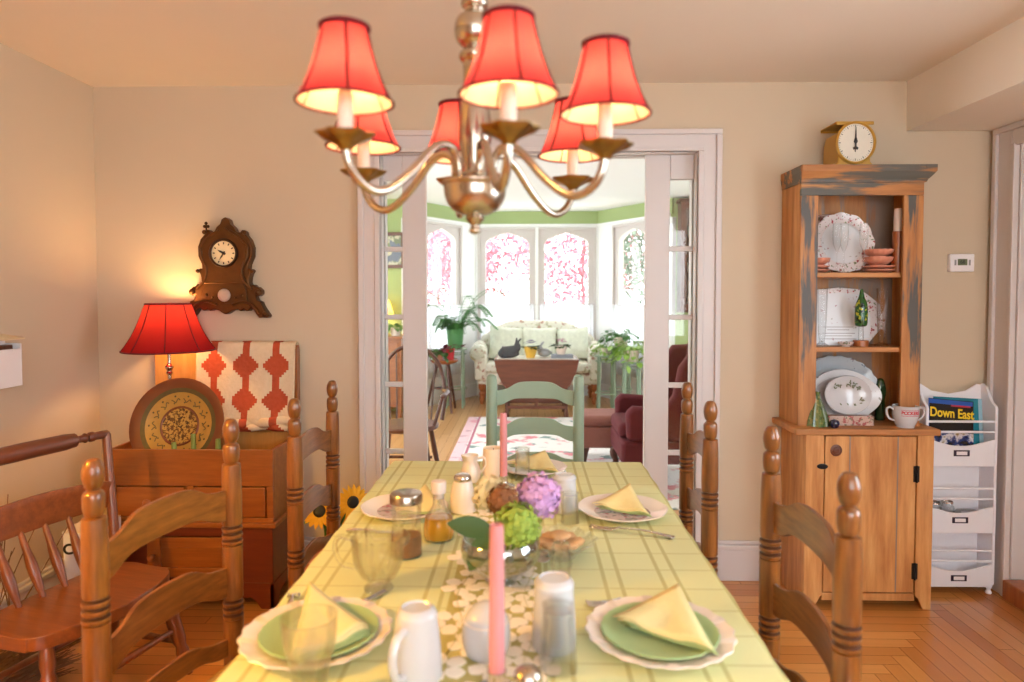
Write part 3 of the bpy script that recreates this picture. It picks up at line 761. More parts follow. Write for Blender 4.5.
# ---------------------------------------------------------------- wooden chest (dry sink) with high back
CX = -1.478; cw = 0.368
t = thing('dry_sink', 'reddish brown wooden chest with a high back below the ornate wall clock', 'chest', (CX, 2.93, 0))
D = 0.335; bt = 0.016
b = mb()
b.box(-cw, cw, 0, bt, 0.545, 0.705).box(-cw, -cw + bt, bt, D, 0.385, 0.705).box(cw - bt, cw, bt, D, 0.385, 0.705)   # well sides
b.box(-cw + bt, cw - bt, bt, D, 0.555, 0.572)
b.box(-cw, cw, 0.0, bt, 0.385, 0.405).box(-cw, -cw + 0.03, 0, bt, 0.405, 0.545).box(cw - 0.03, cw, 0, bt, 0.405, 0.545).box(-0.016, 0.016, 0, bt, 0.405, 0.545)
b.build('well', 'cherry', t, smooth=0, bevel=0.003)
mb().box(-cw - 0.012, cw + 0.012, -0.012, D, 0.362, 0.386).build('moulding', 'cherry', t, smooth=0, bevel=0.006, seg=3)
b = mb()
b.box(-cw + 0.008, -cw + 0.025, 0.012, D, 0.05, 0.362).box(cw - 0.025, cw - 0.008, 0.012, D, 0.05, 0.362).box(-cw + 0.025, cw - 0.025, D - 0.015, D, 0.05, 0.362).box(-cw + 0.025, cw - 0.025, 0.012, D - 0.015, 0.08, 0.095)
b.box(-cw + 0.008, -0.20, 0.008, 0.022, 0.11, 0.362).box(0.20, cw - 0.008, 0.008, 0.022, 0.11, 0.362).box(-0.20, 0.20, 0.008, 0.022, 0.32, 0.362).box(-0.20, 0.20, 0.008, 0.022, 0.11, 0.135)
def bracket(w0):
    out = [(-w0, 0.0), (-w0 + 0.055, 0.0), (-w0 + 0.075, 0.03), (-w0 + 0.10, 0.052), (-w0 + 0.14, 0.046), (-w0 + 0.18, 0.056), (-w0 + 0.24, 0.042), (-0.06, 0.05)]
    out += [(-x, z) for x, z in reversed(out)]
    return out + [(w0, 0.115), (-w0, 0.115)]
b.prism(bracket(cw - 0.004), 0.002, 0.018)
for s in (-1, 1):
    o2 = [(0.002, 0), (0.06, 0), (0.08, 0.04), (0.12, 0.055), (D - 0.08, 0.055), (D - 0.05, 0.0), (D, 0.0), (D, 0.115), (0.002, 0.115)]
    b.prism(o2, s * (cw - 0.004), s * (cw - 0.02), 'yz')
b.build('base', 'cherry_red', t, smooth=0, bevel=0.002)
for s in (-1, 1):
    dr = mb().box(s * 0.177 - 0.157, s * 0.177 + 0.157, -0.006, 0.012, 0.409, 0.541).box(s * 0.177 - 0.15, s * 0.177 + 0.15, 0.02, 0.26, 0.42, 0.53).build('drawer', 'cherry', t, smooth=0, bevel=0.005)
    mb().tf(Tm((s * 0.177, -0.006, 0.478), (R(90), 0, 0))).lathe(smooth_prof([(0.007, 0), (0.006, 0.012), (0.015, 0.02), (0.016, 0.028), (0.008, 0.034), (0, 0.035)], 3), (0, 0, 0), 16).build('knob', 'orange_wood', dr)
dd = mb().box(-0.195, -0.135, 0.0, 0.016, 0.139, 0.316).box(0.135, 0.195, 0.0, 0.016, 0.139, 0.316).box(-0.135, 0.135, 0.0, 0.016, 0.27, 0.316).box(-0.135, 0.135, 0.0, 0.016, 0.139, 0.18).box(-0.135, 0.135, 0.008, 0.014, 0.18, 0.27).build('door', 'cherry', t, smooth=0, bevel=0.003)
mb().tf(Tm((-0.165, 0.0, 0.235), (R(90), 0, 0))).lathe(smooth_prof([(0.007, 0), (0.006, 0.012), (0.015, 0.02), (0.016, 0.028), (0.008, 0.034), (0, 0.035)], 3), (0, 0, 0), 16).build('knob', 'orange_wood', dd)
# the high back: side stiles with rounded tops and a plank between
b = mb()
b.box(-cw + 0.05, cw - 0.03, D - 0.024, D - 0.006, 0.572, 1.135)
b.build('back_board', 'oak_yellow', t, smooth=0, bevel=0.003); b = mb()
for s in (1,):
    b.prism([(D - 0.045, 0.572), (D, 0.572), (D, 1.12), (D - 0.008, 1.14), (D - 0.03, 1.142), (D - 0.045, 1.12)], s * (cw + 0.012), s * (cw - 0.03), 'yz')
b.build('back_stile', 'cherry_z', t, smooth=0, bevel=0.003)

# quilt over the high back
def quilt_pt(u, v):
    x = -0.218 + 0.468 * u - 0.006 * math.sin(v * 3) * (1 - u)
    prof = [(0.03, 0.98), (0.018, 1.05), (0.010, 1.11), (0.006, 1.143), (-0.010, 1.157), (-0.032, 1.150), (-0.040, 1.12), (-0.043, 1.06), (-0.046, 1.0), (-0.049, 0.95), (-0.054, 0.90), (-0.060, 0.86), (-0.066, 0.82), (-0.070, 0.795), (-0.068, 0.778), (-0.056, 0.772)]
    k = v * (len(prof) - 1); i = min(int(k), len(prof) - 2); f = k - i
    y = prof[i][0] * (1 - f) + prof[i + 1][0] * f; z = prof[i][1] * (1 - f) + prof[i + 1][1] * f
    amp = max(0, v - 0.3)
    y -= amp * 0.012 * (1 + math.sin(u * 17 + 1.2 + 2.2 * v)) + amp * 0.008 * (1 + math.sin(u * 7 - 3 * v)); z -= amp * 0.010 * math.sin(u * 4 + 0.6) - 0.02 * amp * (1 - u)
    return (x, y, z)
b = mb().grid(quilt_pt, 60, 60)
b.grid(lambda u, v: (-0.205 + 0.45 * u, -0.086 - 0.010 * math.sin(u * 19) - 0.012 * math.sin(v * PI), 0.80 - 0.042 * v + 0.006 * math.sin(u * 9)), 50, 6)
b.grid(lambda u, v: (-0.19 + 0.43 * u, -0.080 - 0.009 * math.sin(u * 23 + 1) - 0.012 * math.sin(v * PI), 0.768 - 0.03 * v + 0.005 * math.sin(u * 8 + 2)), 50, 6)
q = b.build('quilt', 'quilt', smooth=60, loc=(CX + 0.122, 2.93 + D - 0.004, 0), solid=0.006)
tag(q, 'red and cream patterned quilt draped over the high back of the wooden chest', 'quilt')

# table lamp standing in the chest's well
t = thing('table_lamp', 'table lamp with a crimson bell shade standing on the wooden chest', 'lamp', (-1.665, 3.13, 0.573))
mb().lathe(smooth_prof([(0, 0), (0.062, 0), (0.064, 0.01), (0.05, 0.02), (0.02, 0.035), (0.012, 0.06), (0.018, 0.09), (0.022, 0.13), (0.012, 0.18), (0.0085, 0.24), (0.0085, 0.42), (0.009, 0.437), (0.016, 0.445), (0.011, 0.455), (0.0175, 0.468), (0.019, 0.475), (0.01, 0.487), (0.0075, 0.50), (0.0075, 0.60), (0.014, 0.604), (0.014, 0.622), (0, 0.624)], 3), (0, 0, 0), 20).build('stem', 'nickel', t)
def shade_prof(rt, rb, z0, z1, k, n=10):
    out = []
    for i in range(n + 1):
        v = i / n; out.append((rt + (rb - rt) * (0.72 * v ** 1.0 + 0.28 * v ** k) - 0.0, z1 + (z0 - z1) * v))
    return out
pf = shade_prof(0.097, 0.198, 0.551, 0.766, 3.2)
sh = mb().lathe(pf, (0, 0, 0), 32).build('lamp_shade', 'lamp_red', t)
tb = mb()
for q in range(8):
    a = PI / 8 + q * PI / 4; tb.tube([(r_ * 1.004 * math.cos(a), r_ * 1.004 * math.sin(a), z_) for r_, z_ in pf], 0.0025, 6)
for r_, z_ in (pf[0], pf[-1]): tb.tube([(r_ * math.cos(2 * PI * k / 40), r_ * math.sin(2 * PI * k / 40), z_) for k in range(41)], 0.004, 6)
tb.build('trim', 'shade_trim', sh)
hb = mb()
for q in range(3): hb.tube([(0.0, 0, 0.735), (0.097 * math.cos(q * 2.1), 0.097 * math.sin(q * 2.1), 0.762)], 0.0015, 5)
hb.tube([(0.03, 0, 0.62), (0.045, 0, 0.68), (0.02, 0, 0.733), (-0.02, 0, 0.733), (-0.045, 0, 0.68), (-0.03, 0, 0.62)], 0.0016, 5)
hb.build('harp', 'brass', t)
mb().lathe(smooth_prof([(0, 0.700), (0.02, 0.695), (0.032, 0.672), (0.028, 0.645), (0.014, 0.624), (0, 0.624)], 3), (0, 0, 0), 16).build('bulb', 'bulb', t)
# large painted plate leaning in the well
t = thing('decorative_plate', 'large round brown-rimmed plate with gold centre leaning on the chest in front of the lamp', 'plate', (-1.578, 3.035, 0.574))
Tp = Tm((0, 0, 0.216), (R(75), 0, 0))
mb().tf(Tp).lathe([(0, -0.018), (0.09, -0.018), (0.20, 0.004), (0.214, 0.012), (0.216, 0.016), (0.21, 0.018), (0.172, 0.006)], (0, 0, 0), 48).build('rim', 'plate_wood', t)
mb().tf(Tp).lathe([(0.1725, 0.006), (0.170, 0.0055), (0.155, 0.0025), (0.152, 0.002)], (0, 0, 0), 48).build('outer_band', 'olive_glaze', t)
mb().tf(Tp).lathe([(0.152, 0.002), (0.15, 0.001), (0.090, -0.010)], (0, 0, 0), 48).build('gold_band', 'gold_glaze', t)
mb().tf(Tp).lathe([(0.090, -0.0098), (0.086, -0.008), (0.080, -0.011)], (0, 0, 0), 40).build('inner_ring', 'plate_wood', t)
mb().tf(Tp).lathe([(0.080, -0.011), (0.05, -0.014), (0, -0.015)], (0, 0, 0), 40).build('speckled_centre', 'speckle', t)
sc_ = mb().tf(Tp)
for k in range(14):
    a = 2 * PI * k / 14
    f = lambda rr_, aa: (rr_ * math.cos(aa), rr_ * math.sin(aa), 0.0015 - (0.15 - rr_) * 0.183)
    pts = smooth_path([f(0.116 + 0.008 * math.sin(q * 1.6), a - 0.16 + q * 0.064) for q in range(6)], 3)
    sc_.tube(pts, 0.0022, 5)
    sc_.ball(f(0.136, a), (0.005, 0.005, 0.002), 6, 4); sc_.ball(f(0.106, a + 0.1), (0.004, 0.004, 0.002), 6, 4)
sc_.build('scrollwork', 'olive_glaze', t)
def stub(x, y, h, lab):
    b = mb().lathe(smooth_prof([(0, 0), (0.0105, 0), (0.0105, h - 0.006), (0.007, h - 0.001), (0, h)], 3), (0, 0, 0), 14)
    t = thing('green_candle', lab, 'candle', (x, y, 0.574), 0, 'green candle stubs on the chest')
    b.build('wax', 'green_wax', t); mb().tube([(0, 0, h - 0.002), (0.001, 0, h + 0.008)], 0.001, 5).build('wick', 'black', t)
stub(-1.475, 2.963, 0.185, 'taller green candle in front of the gold-centred plate on the chest')
stub(-1.365, 2.963, 0.165, 'shorter green candle at the right edge of the brown-rimmed plate on the chest')
stub(-1.562, 2.963, 0.150, 'shortest green candle low in front of the middle of the brown-rimmed plate')

# ---------------------------------------------------------------- ornate wall clock
t = thing('wall_clock', 'ornate antique bronze wall clock above the table lamp', 'clock', (-1.447, YB - 0.002, 1.272))
t.rotation_euler = (0, R(0.5), 0)
hf = [(0, 44), (9, 50), (13, 62), (22, 70), (28, 82), (40, 84), (44, 76), (52, 80), (54, 90), (64, 102), (71, 122), (70, 146), (61, 166), (60, 178), (66, 177), (72, 182), (66, 190), (63, 200), (62, 212), (66, 220), (74, 217), (78, 224), (84, 224), (93, 232), (94, 242), (86, 248), (78, 247), (82, 258), (92, 262), (96, 272), (102, 282), (114, 298), (110, 304), (98, 303), (88, 304), (80, 294), (74, 284), (66, 278), (60, 286), (54, 287), (48, 281), (40, 288), (32, 282), (24, 284), (16, 286), (8, 292), (0, 296)]
kx = 0.00185; ol = [(x * kx, (304 - z) * kx) for x, z in hf]; ol2 = [(-x, z) for x, z in reversed(ol[1:-1])]
mb().prism(ol + ol2, -0.052, 0.0).build('case', 'bronze', t, smooth=30, bevel=0.006, seg=3)
b = mb()
inn = [(0, 72), (16, 82), (34, 96), (50, 104), (58, 124), (56, 146), (48, 168), (48, 212), (56, 232), (60, 262), (0, 268)]
io = [(x * kx, (304 - z) * kx) for x, z in inn]; b.prism(io + [(-x, z) for x, z in reversed(io[1:-1])], -0.062, -0.045)
for s in (-1, 1):
    for (x, z, r) in ((86, 238, 8), (70, 184, 5), (104, 294, 7), (52, 84, 6), (46, 246, 5), (30, 252, 4)):
        b.ball((s * x * kx, -0.056, (304 - z) * kx), (r * kx, 0.012, r * kx), 10, 6)
    b.tube(smooth_path([(s * x * kx, -0.06, (304 - z) * kx) for x, z in ((14, 80), (40, 96), (60, 122), (58, 150), (46, 176), (50, 206), (72, 230))], 5), 0.0065, 8)
    b.tube(smooth_path([(s * x * kx, -0.06, (304 - z) * kx) for x, z in ((20, 270), (48, 262), (72, 270), (90, 292))], 5), 0.0065, 8)
b.tube([(-54 * kx, -0.058, (304 - 214) * kx), (54 * kx, -0.058, (304 - 214) * kx)], 0.006, 8)
b.build('relief', 'bronze', t, smooth=50, bevel=0.002)
mb().tube([(-53 * kx, -0.03, (304 - 90) * kx), (-54 * kx, -0.03, (304 - 62) * kx)], 0.004, 6).ball((-58 * kx, -0.03, (304 - 68) * kx), 0.008, 8, 6).ball((-49 * kx, -0.03, (304 - 68) * kx), 0.008, 8, 6).ball((-54 * kx, -0.03, (304 - 60) * kx), 0.008, 8, 6).build('finial', 'bronze_dark', t)
dz = (304 - 138) * kx
Td = Tm((0, -0.062, dz), (R(90), 0, 0))
mb().tf(Td).lathe([(0.058, 0), (0.066, 0.0), (0.07, 0.006), (0.066, 0.012), (0.058, 0.010), (0.058, 0)], (0, 0, 0), 40).build('bezel', 'bronze_dark', t)
dl = mb().tf(Td).lathe([(0, 0.003), (0.059, 0.003), (0.059, 0.0), (0, 0.0)], (0, 0, 0), 36).build('dial', 'cream', t, smooth=20)
b = mb().tf(Td)
for q in range(12):
    a = q * PI / 6; b.add([(r_ * math.sin(a) + wv * math.cos(a), r_ * math.cos(a) - wv * math.sin(a), 0.0036) for r_, wv in ((0.042, -0.0024), (0.042, 0.0024), (0.052, 0.003), (0.052, -0.003))], [(0, 1, 2, 3)])
b.build('hour_marks', 'bronze_dark', dl, smooth=0)
b = mb().tf(Td)
for a, L, wd in ((R(-62), 0.034, 0.005), (R(-148), 0.040, 0.0035)):
    dx, dy = math.sin(a), math.cos(a); b.prism([(-dy * wd - dx * 0.01, dx * wd - dy * 0.01), (dy * wd - dx * 0.01, -dx * wd - dy * 0.01), (dy * wd + dx * L * 0.5, -dx * wd + dy * L * 0.5), (dx * L, dy * L), (-dy * wd + dx * L * 0.5, dx * wd + dy * L * 0.5)], 0.004, 0.005, 'xy')
b.lathe([(0, 0.004), (0.007, 0.004), (0.006, 0.008), (0, 0.008)], (0, 0, 0), 12)
b.build('hands', 'black', dl, smooth=0)
mb().tf(Tm((0, -0.062, (304 - 246) * kx), (R(90), 0, 0))).lathe(smooth_prof([(0, 0.010), (0.02, 0.009), (0.029, 0.004), (0.031, 0)], 3), (0, 0, 0), 28).build('pendulum', plain('pale_pendulum', C(190, 172, 160), 0.35, 0.3), t)
# floor lamp by the left wall
t = thing('floor_lamp', 'slim brass floor lamp with a cream shade by the left wall', 'lamp', (-1.5, 0.78, 0))
mb().lathe(smooth_prof([(0, 0), (0.13, 0), (0.135, 0.012), (0.05, 0.03), (0.013, 0.05), (0.012, 0.8), (0.018, 0.82), (0.012, 0.84), (0.011, 1.5), (0.016, 1.51), (0.016, 1.535), (0, 1.537)], 2), (0, 0, 0), 24).build('pole', 'brass', t)
mb().lathe([(0.11, 1.78), (0.20, 1.52)], (0, 0, 0), 36).build('lamp_shade', translucent('cream_shade', C(240, 222, 180), C(246, 214, 150), 0.45), t)
mb().lathe(smooth_prof([(0, 1.537), (0.014, 1.54), (0.026, 1.58), (0.024, 1.62), (0.01, 1.645), (0, 1.648)], 2), (0, 0, 0), 14).build('bulb', 'bulb', t)
# small white wall pocket on the left wall
t = thing('wall_pocket', 'small white box mounted on the left wall at the picture edge', 'wall pocket', (XL + 0.001, 2.61, 1.02))
b = mb().box(0, 0.008, -0.075, 0.075, 0, 0.20).box(0.008, 0.075, -0.075, -0.067, 0, 0.17).box(0.008, 0.075, 0.067, 0.075, 0, 0.17).box(0.067, 0.075, -0.067, 0.067, 0, 0.15).box(0.008, 0.067, -0.067, 0.067, 0, 0.008)
b.build('body', 'white', t, smooth=0, bevel=0.003)
mb().box(0.01, 0.05, -0.06, 0.06, 0.01, 0.165).build('contents', 'mahog', t, smooth=0, bevel=0.004)
mb().prism([(0.0, 0.2), (0.085, 0.186), (0.085, 0.192), (0.0, 0.206)], -0.08, 0.08).build('lid', 'cream', t, smooth=0, bevel=0.002)
# ---------------------------------------------------------------- old plank-seat chair by the left wall
t = thing('plank_seat_chair', 'dark brown plank-seat chair with spindles and a rolled top rail by the left wall', 'chair', (-1.448, 2.21, 0), R(-106))
# local: +y is the front (towards the table), x runs along the wall; x=-0.3 is its far end
sw = 0.285; sz = 0.375
out = []
for k in range(44):
    a = 2 * PI * k / 44; cx_, cy_ = math.cos(a), math.sin(a)
    px_ = sw * (abs(cx_) ** 0.45) * (1 if cx_ > 0 else -1) * (1.0 if cy_ < 0 else 0.97); py_ = -0.04 + 0.17 * (abs(cy_) ** 0.45) * (1 if cy_ > 0 else -1)
    if cy_ > 0.3: py_ += 0.018 * math.cos(2.2 * px_ / sw * PI / 2)
    out.append((px_, py_))
mb().prism(out, sz - 0.042, sz, 'xy').build('seat', 'dark_wood', t, smooth=40, bevel=0.014, seg=3)
for sx in (-1, 1):
    for sy in (-1, 1):
        b = mb(); p0 = Vector((sx * 0.22, sy * 0.11 - 0.04, sz - 0.03)); p1 = Vector((sx * 0.265, sy * 0.185 - 0.04, 0.0))
        n_ = 16; rad = [0.019 + 0.006 * math.sin(q / n_ * PI) - (0.006 if q in (4, 11) else 0) - (0.007 if q > 13 else 0) for q in range(n_ + 1)]
        b.tube([p0.lerp(p1, q / n_) for q in range(n_ + 1)], rad, 12); b.build('leg', 'dark_wood_z', t)
b = mb()
for sy in (-1, 1): b.tube([(-0.24, sy * 0.15 - 0.04, 0.17), (0, sy * 0.15 - 0.04, 0.17), (0.24, sy * 0.15 - 0.04, 0.17)], [0.009, 0.014, 0.009], 10)
for sx in (-1, 1): b.tube([(sx * 0.25, -0.2, 0.12), (sx * 0.25, -0.04, 0.12), (sx * 0.25, 0.12, 0.12)], [0.009, 0.014, 0.009], 10)
b.build('stretchers', 'dark_wood_z', t)
bk = lambda z: -0.185 - 0.20 * (z - sz)           # rake of the back
for s in (-1, 1):
    pts = [(s * (0.265 + 0.05 * q), bk(sz + (0.845 - sz) * q) , sz - 0.02 + (0.845 - sz + 0.02) * q) for q in [i / 10 for i in range(11)]]
    mb().tube(pts, [0.019, 0.019, 0.019, 0.018, 0.018, 0.017, 0.017, 0.016, 0.016, 0.016, 0.016], 10).build('stile', 'dark_wood_z', t)
b = mb()
b.grid(lambda u, v: (-0.305 + 0.61 * u, bk(0.62) - 0.03 * (1 - (2 * u - 1) ** 2), 0.575 + 0.095 * v + 0.022 * v * (1 - (2 * u - 1) ** 2)), 24, 4)
b.build('back_slat', 'dark_wood', t, solid=0.016, bevel=0.003)
for q in range(6):
    x_ = -0.215 + 0.086 * q; u = (x_ + 0.305) / 0.61; yb = bk(0.62) - 0.03 * (1 - (2 * u - 1) ** 2)
    p0 = Vector((x_ * 0.95, -0.165, sz - 0.01)); p1 = Vector((x_, yb, 0.585))
    mb().tube([p0.lerp(p1, i / 10) for i in range(11)], [0.008, 0.010, 0.013, 0.0155, 0.017, 0.017, 0.015, 0.012, 0.011, 0.010, 0.008], 10).build('spindle', 'dark_wood_z', t)
b = mb(); zr = 0.845; yr = bk(zr)
xs = [-0.325, -0.318, -0.29, -0.27, -0.262, -0.25, -0.242, -0.23, -0.222, -0.205, -0.195, -0.19, -0.15, 0, 0.15, 0.19, 0.195, 0.205, 0.222, 0.23, 0.242, 0.25, 0.262, 0.27, 0.29, 0.318, 0.325]
rd = [0.010, 0.016, 0.016, 0.015, 0.019, 0.019, 0.013, 0.019, 0.014, 0.013, 0.018, 0.026, 0.030, 0.031, 0.030, 0.026, 0.018, 0.013, 0.014, 0.019, 0.013, 0.019, 0.019, 0.015, 0.016, 0.016, 0.010]
b.tube([(x_, yr - 0.02 * (1 - (x_ / 0.325) ** 2), zr) for x_ in xs], rd, 14); b.build('top_rail', 'mahog', t)
# white carton with black lettering behind the plank-seat chair
t = thing('carton', 'white carton with black lettering behind the old plank-seat chair', 'box', (-1.80, 2.76, 0), R(8))
b = mb().box(-0.068, 0.068, -0.10, 0.10, 0, 0.43); b.build('body', 'white', t, smooth=0, bevel=0.004)
mb().box(-0.07, 0.07, -0.103, 0.0, 0.432, 0.437).box(-0.066, 0.066, 0.002, 0.10, 0.432, 0.436).build('flap', 'china_warm', t, smooth=0)
text('lettering', 'COO', 0.058, 'black', t, (0.0, -0.1012, 0.365), bold=0.002)
# dried twigs lying under that chair and a few branches standing behind it
def twigs(loc, n, lab, fn, seed, nm):
    rn = random.Random(seed); b = mb()
    for k in range(n):
        p, q = fn(rn); m = (Vector(p) + Vector(q)) / 2 + Vector((rn.uniform(-0.03, 0.03), rn.uniform(-0.03, 0.03), rn.uniform(0, 0.04)))
        b.tube(smooth_path([p, m, q], 4), [0.0035 - 0.002 * i / 8 for i in range(9)], 5)
    o = b.build(nm, 'twig', loc=loc); return tag(o, lab, 'twigs', None, 'stuff')
twigs((-1.80, 2.16, 0.0), 330, 'heap of dry brown twigs on the floor behind the legs of the plank-seat chair', lambda r_: ((r_.uniform(-0.22, 0.1), -0.35 + r_.uniform(0, 0.15), r_.uniform(0.005, 0.13)), (r_.uniform(-0.22, 0.16), 0.30 + r_.uniform(-0.15, 0.05), r_.uniform(0.005, 0.11))), 2, 'twig_heap')
twigs((-1.80, 2.28, 0.0), 16, 'bare dry branches standing behind the spindles of the plank-seat chair', lambda r_: ((r_.uniform(-0.08, 0.02), r_.uniform(-0.25, 0.1), 0.01), (r_.uniform(-0.15, 0.08), r_.uniform(-0.2, 0.38), r_.uniform(0.45, 0.66))), 4, 'dry_branches')
# sunflowers in a pot on the floor between the chest and the door casing
t = thing('sunflower_pot', 'pot of artificial sunflowers on the floor behind the left far chair', 'flowers', (-0.90, 2.98, 0))
mb().lathe(smooth_prof([(0, 0), (0.07, 0), (0.085, 0.1), (0.10, 0.2), (0.102, 0.22), (0.094, 0.22), (0.09, 0.2), (0, 0.19)], 3), (0, 0, 0), 24).build('pot', 'terracotta', t)
sb = mb(); rn = random.Random(8)
for k, (hx, hy, hz, tx, tz_) in enumerate(((0.0, -0.07, 0.445, 0.1, 0.35), (0.13, -0.02, 0.47, 0.7, 0.3), (0.10, 0.05, 0.40, 0.5, 0.5))):
    sb.tube(smooth_path([(0, 0, 0.18), (hx * 0.4, 0.01, hz * 0.7), (hx, hy + 0.03, hz)], 5), 0.005, 6)
    d = Vector((tx, -1, tz_)).normalized(); qn = d.to_track_quat('Z', 'Y').to_matrix().to_4x4(); Tf = Matrix.Translation((hx, hy, hz)) @ qn
    pt = mb().tf(Tf)
    for rr_, zz_, nn in ((0.022, 0.0, 18), (0.018, 0.006, 16)):
        for q in range(nn):
            a = 2 * PI * (q + 0.5 * (zz_ > 0)) / nn; pt.leaf((rr_ * math.cos(a), rr_ * math.sin(a), zz_), (math.cos(a), math.sin(a), 0.18), (0, 0, 1), 0.055, 0.02, 0.15)
    fh = pt.build('sunflower', 'yellow_petal', t, smooth=0)
    mb().tf(Tf).lathe(smooth_prof([(0, 0.018), (0.018, 0.016), (0.027, 0.008), (0.027, -0.004), (0, -0.006)], 3), (0, 0, 0), 18).build('seed_head', 'black', fh)
for k in range(9):
    a = rn.uniform(0, 6.28); sb.leaf((0.03 * math.cos(a), 0.03 * math.sin(a), 0.22 + 0.02 * k), (math.cos(a), math.sin(a), 0.4), (0, 0, 1), 0.11, 0.06, 0.3)
sb.build('stems', 'leaf', t, smooth=0)

# ================================================================== CUPBOARD, RACK AND THE RIGHT SIDE
KX0, KX1, KY = 1.206, 1.742, 3.285          # body left, right, back
KF = 3.075                                   # upper front
t = thing('cupboard', 'tall narrow weathered pine cupboard with open shelves above a plank door', 'cupboard', ((KX0 + KX1) / 2, KY, 0))
hw = (KX1 - KX0) / 2; UF = KF - KY; LF = -0.27
CT = 0.797
b = mb()
b.box(-hw, -hw + 0.02, UF, 0, CT, 1.89).box(hw - 0.02, hw, UF, 0, CT, 1.89).box(-hw, hw, UF, 0, 1.87, 1.89)
b.build('upper_sides', 'pine_clean', t, smooth=0, bevel=0.002)
b = mb().box(-hw + 0.02, hw - 0.02, -0.016, 0, CT, 1.87)
for q in range(3): b.box(-hw + 0.02 + q * 0.175 + 0.172, -hw + 0.02 + q * 0.175 + 0.175, -0.0175, -0.016, CT, 1.87)
b.build('back_boards', 'pine_back', t, smooth=0)
b = mb()
b.box(-hw, -hw + 0.078, UF - 0.018, UF, CT + 0.0, 1.82).box(hw - 0.086, hw, UF - 0.018, UF, CT + 0.0, 1.82)
b.build('face_frame', 'pine', t, smooth=0, bevel=0.003)
mb().box(-hw, hw, UF - 0.018, UF, 1.82, 1.89).build('top_rail', 'pine_x', t, smooth=0, bevel=0.003)
b = mb()
pr = [(-0.018, 1.875), (-0.023, 1.877), (-0.026, 1.888), (-0.034, 1.90), (-0.046, 1.922), (-0.046, 1.93), (-0.046, 1.95), (0.0, 1.95), (0.0, 1.875)]
def crown_pt(i, cxn):
    o, z = pr[i]; return o, z
b.prism([(UF + y, z) for y, z in pr[:-2]] + [(0, 1.95), (0, 1.875)], -hw - 0.0, hw + 0.0, 'yz')
# mitred returns on both sides
for s in (-1, 1):
    kk = 0.25 if s < 0 else 1.4
    vs = []; n_ = len(pr) - 2
    for y, z in pr[:-2]: vs.append((s * (hw + kk * max(0.0, -y - 0.018)), UF + y, z))
    for y, z in pr[:-2]: vs.append((s * (hw + kk * max(0.0, -y - 0.018)), 0.0, z))
    fs = [(i, i + 1, n_ + i + 1, n_ + i) for i in range(n_ - 1)]
    b.add(vs, fs)
    b.add([(s * (hw - 0.001), UF + y, z) for y, z in pr[:-2]] + [(s * (hw + kk * max(0.0, -y - 0.018)), UF + y, z) for y, z in pr[:-2]], [(i, i + 1, n_ + i + 1, n_ + i) for i in range(n_ - 1)])
    b.box(min(s * (hw - 0.01), s * (hw + kk * 0.027)), max(s * (hw - 0.01), s * (hw + kk * 0.027)), UF - 0.049, 0, 1.93, 1.949)
b.build('cornice', 'pine_x', t, smooth=0)
for z in (1.481, 1.148):
    mb().box(-hw + 0.02, hw - 0.02, UF + 0.002, -0.016, z - 0.022, z).build('shelf', 'pine_x2', t, smooth=0, bevel=0.003)
mb().box(-hw - 0.035, hw + 0.055, LF - 0.028, 0, CT - 0.028, CT).build('counter', 'pine_x2', t, smooth=0, bevel=0.006, seg=3)
b = mb()
b.box(-hw + 0.012, -hw + 0.032, LF, 0, 0.0, CT - 0.028).box(hw + 0.01, hw + 0.03, LF, 0, 0.0, CT - 0.028).box(-hw + 0.032, hw + 0.01, -0.016, 0, 0.0, CT - 0.028).box(-hw + 0.032, hw + 0.01, LF + 0.004, -0.016, 0.05, 0.065)
b.build('lower_sides', 'pine_clean', t, smooth=0, bevel=0.002)
b = mb()
b.prism([(-hw + 0.012, 0.0), (-hw + 0.055, 0.0), (-hw + 0.082, 0.05), (-hw + 0.092, 0.06), (-hw + 0.092, CT - 0.028), (-hw + 0.012, CT - 0.028)], LF - 0.02, LF)
b.prism([(hw + 0.03, 0.0), (hw - 0.005, 0.0), (hw - 0.028, 0.05), (hw - 0.040, 0.06), (hw - 0.040, CT - 0.028), (hw + 0.03, CT - 0.028)], LF - 0.02, LF)
b.box(-hw + 0.092, hw - 0.040, LF - 0.016, LF, 0.035, 0.068)
b.build('lower_frame', 'pine_clean', t, smooth=0, bevel=0.002)
dx0, dx1 = -hw + 0.096, hw - 0.044
b = mb(); ws = [0.0, 0.115, 0.335, 0.42]; L = dx1 - dx0; ws = [w_ / 0.42 * L for w_ in ws]
for p, q in zip(ws, ws[1:]): b.box(dx0 + p + 0.0012, dx0 + q - 0.0012, LF - 0.018, LF, 0.074, CT - 0.033)
d = b.build('door', 'pine_clean', t, smooth=0, bevel=0.0025)
b = mb()
for p in ws[1:-1]: b.box(dx0 + p - 0.003, dx0 + p + 0.003, LF - 0.0185, LF, 0.074, CT - 0.033)
b.build('gap_filler', 'pine_back', d, smooth=0)
mb().tf(Tm((dx0 + 0.048, LF - 0.018, CT - 0.095), (R(90), 0, 0))).lathe(smooth_prof([(0, 0), (0.024, 0.0), (0.024, 0.003), (0.015, 0.004), (0.012, 0.008), (0.006, 0.009), (0, 0.009)], 2), (0, 0, 0), 20).build('round_escutcheon', 'mahog', d)
for z in (0.60, 0.17): mb().box(dx1 - 0.012, dx1 + 0.012, LF - 0.023, LF - 0.017, z - 0.035, z + 0.035).tube([(dx1, LF - 0.025, z - 0.037), (dx1, LF - 0.025, z + 0.037)], 0.0045, 8).build('hinge', 'iron', d, smooth=30)
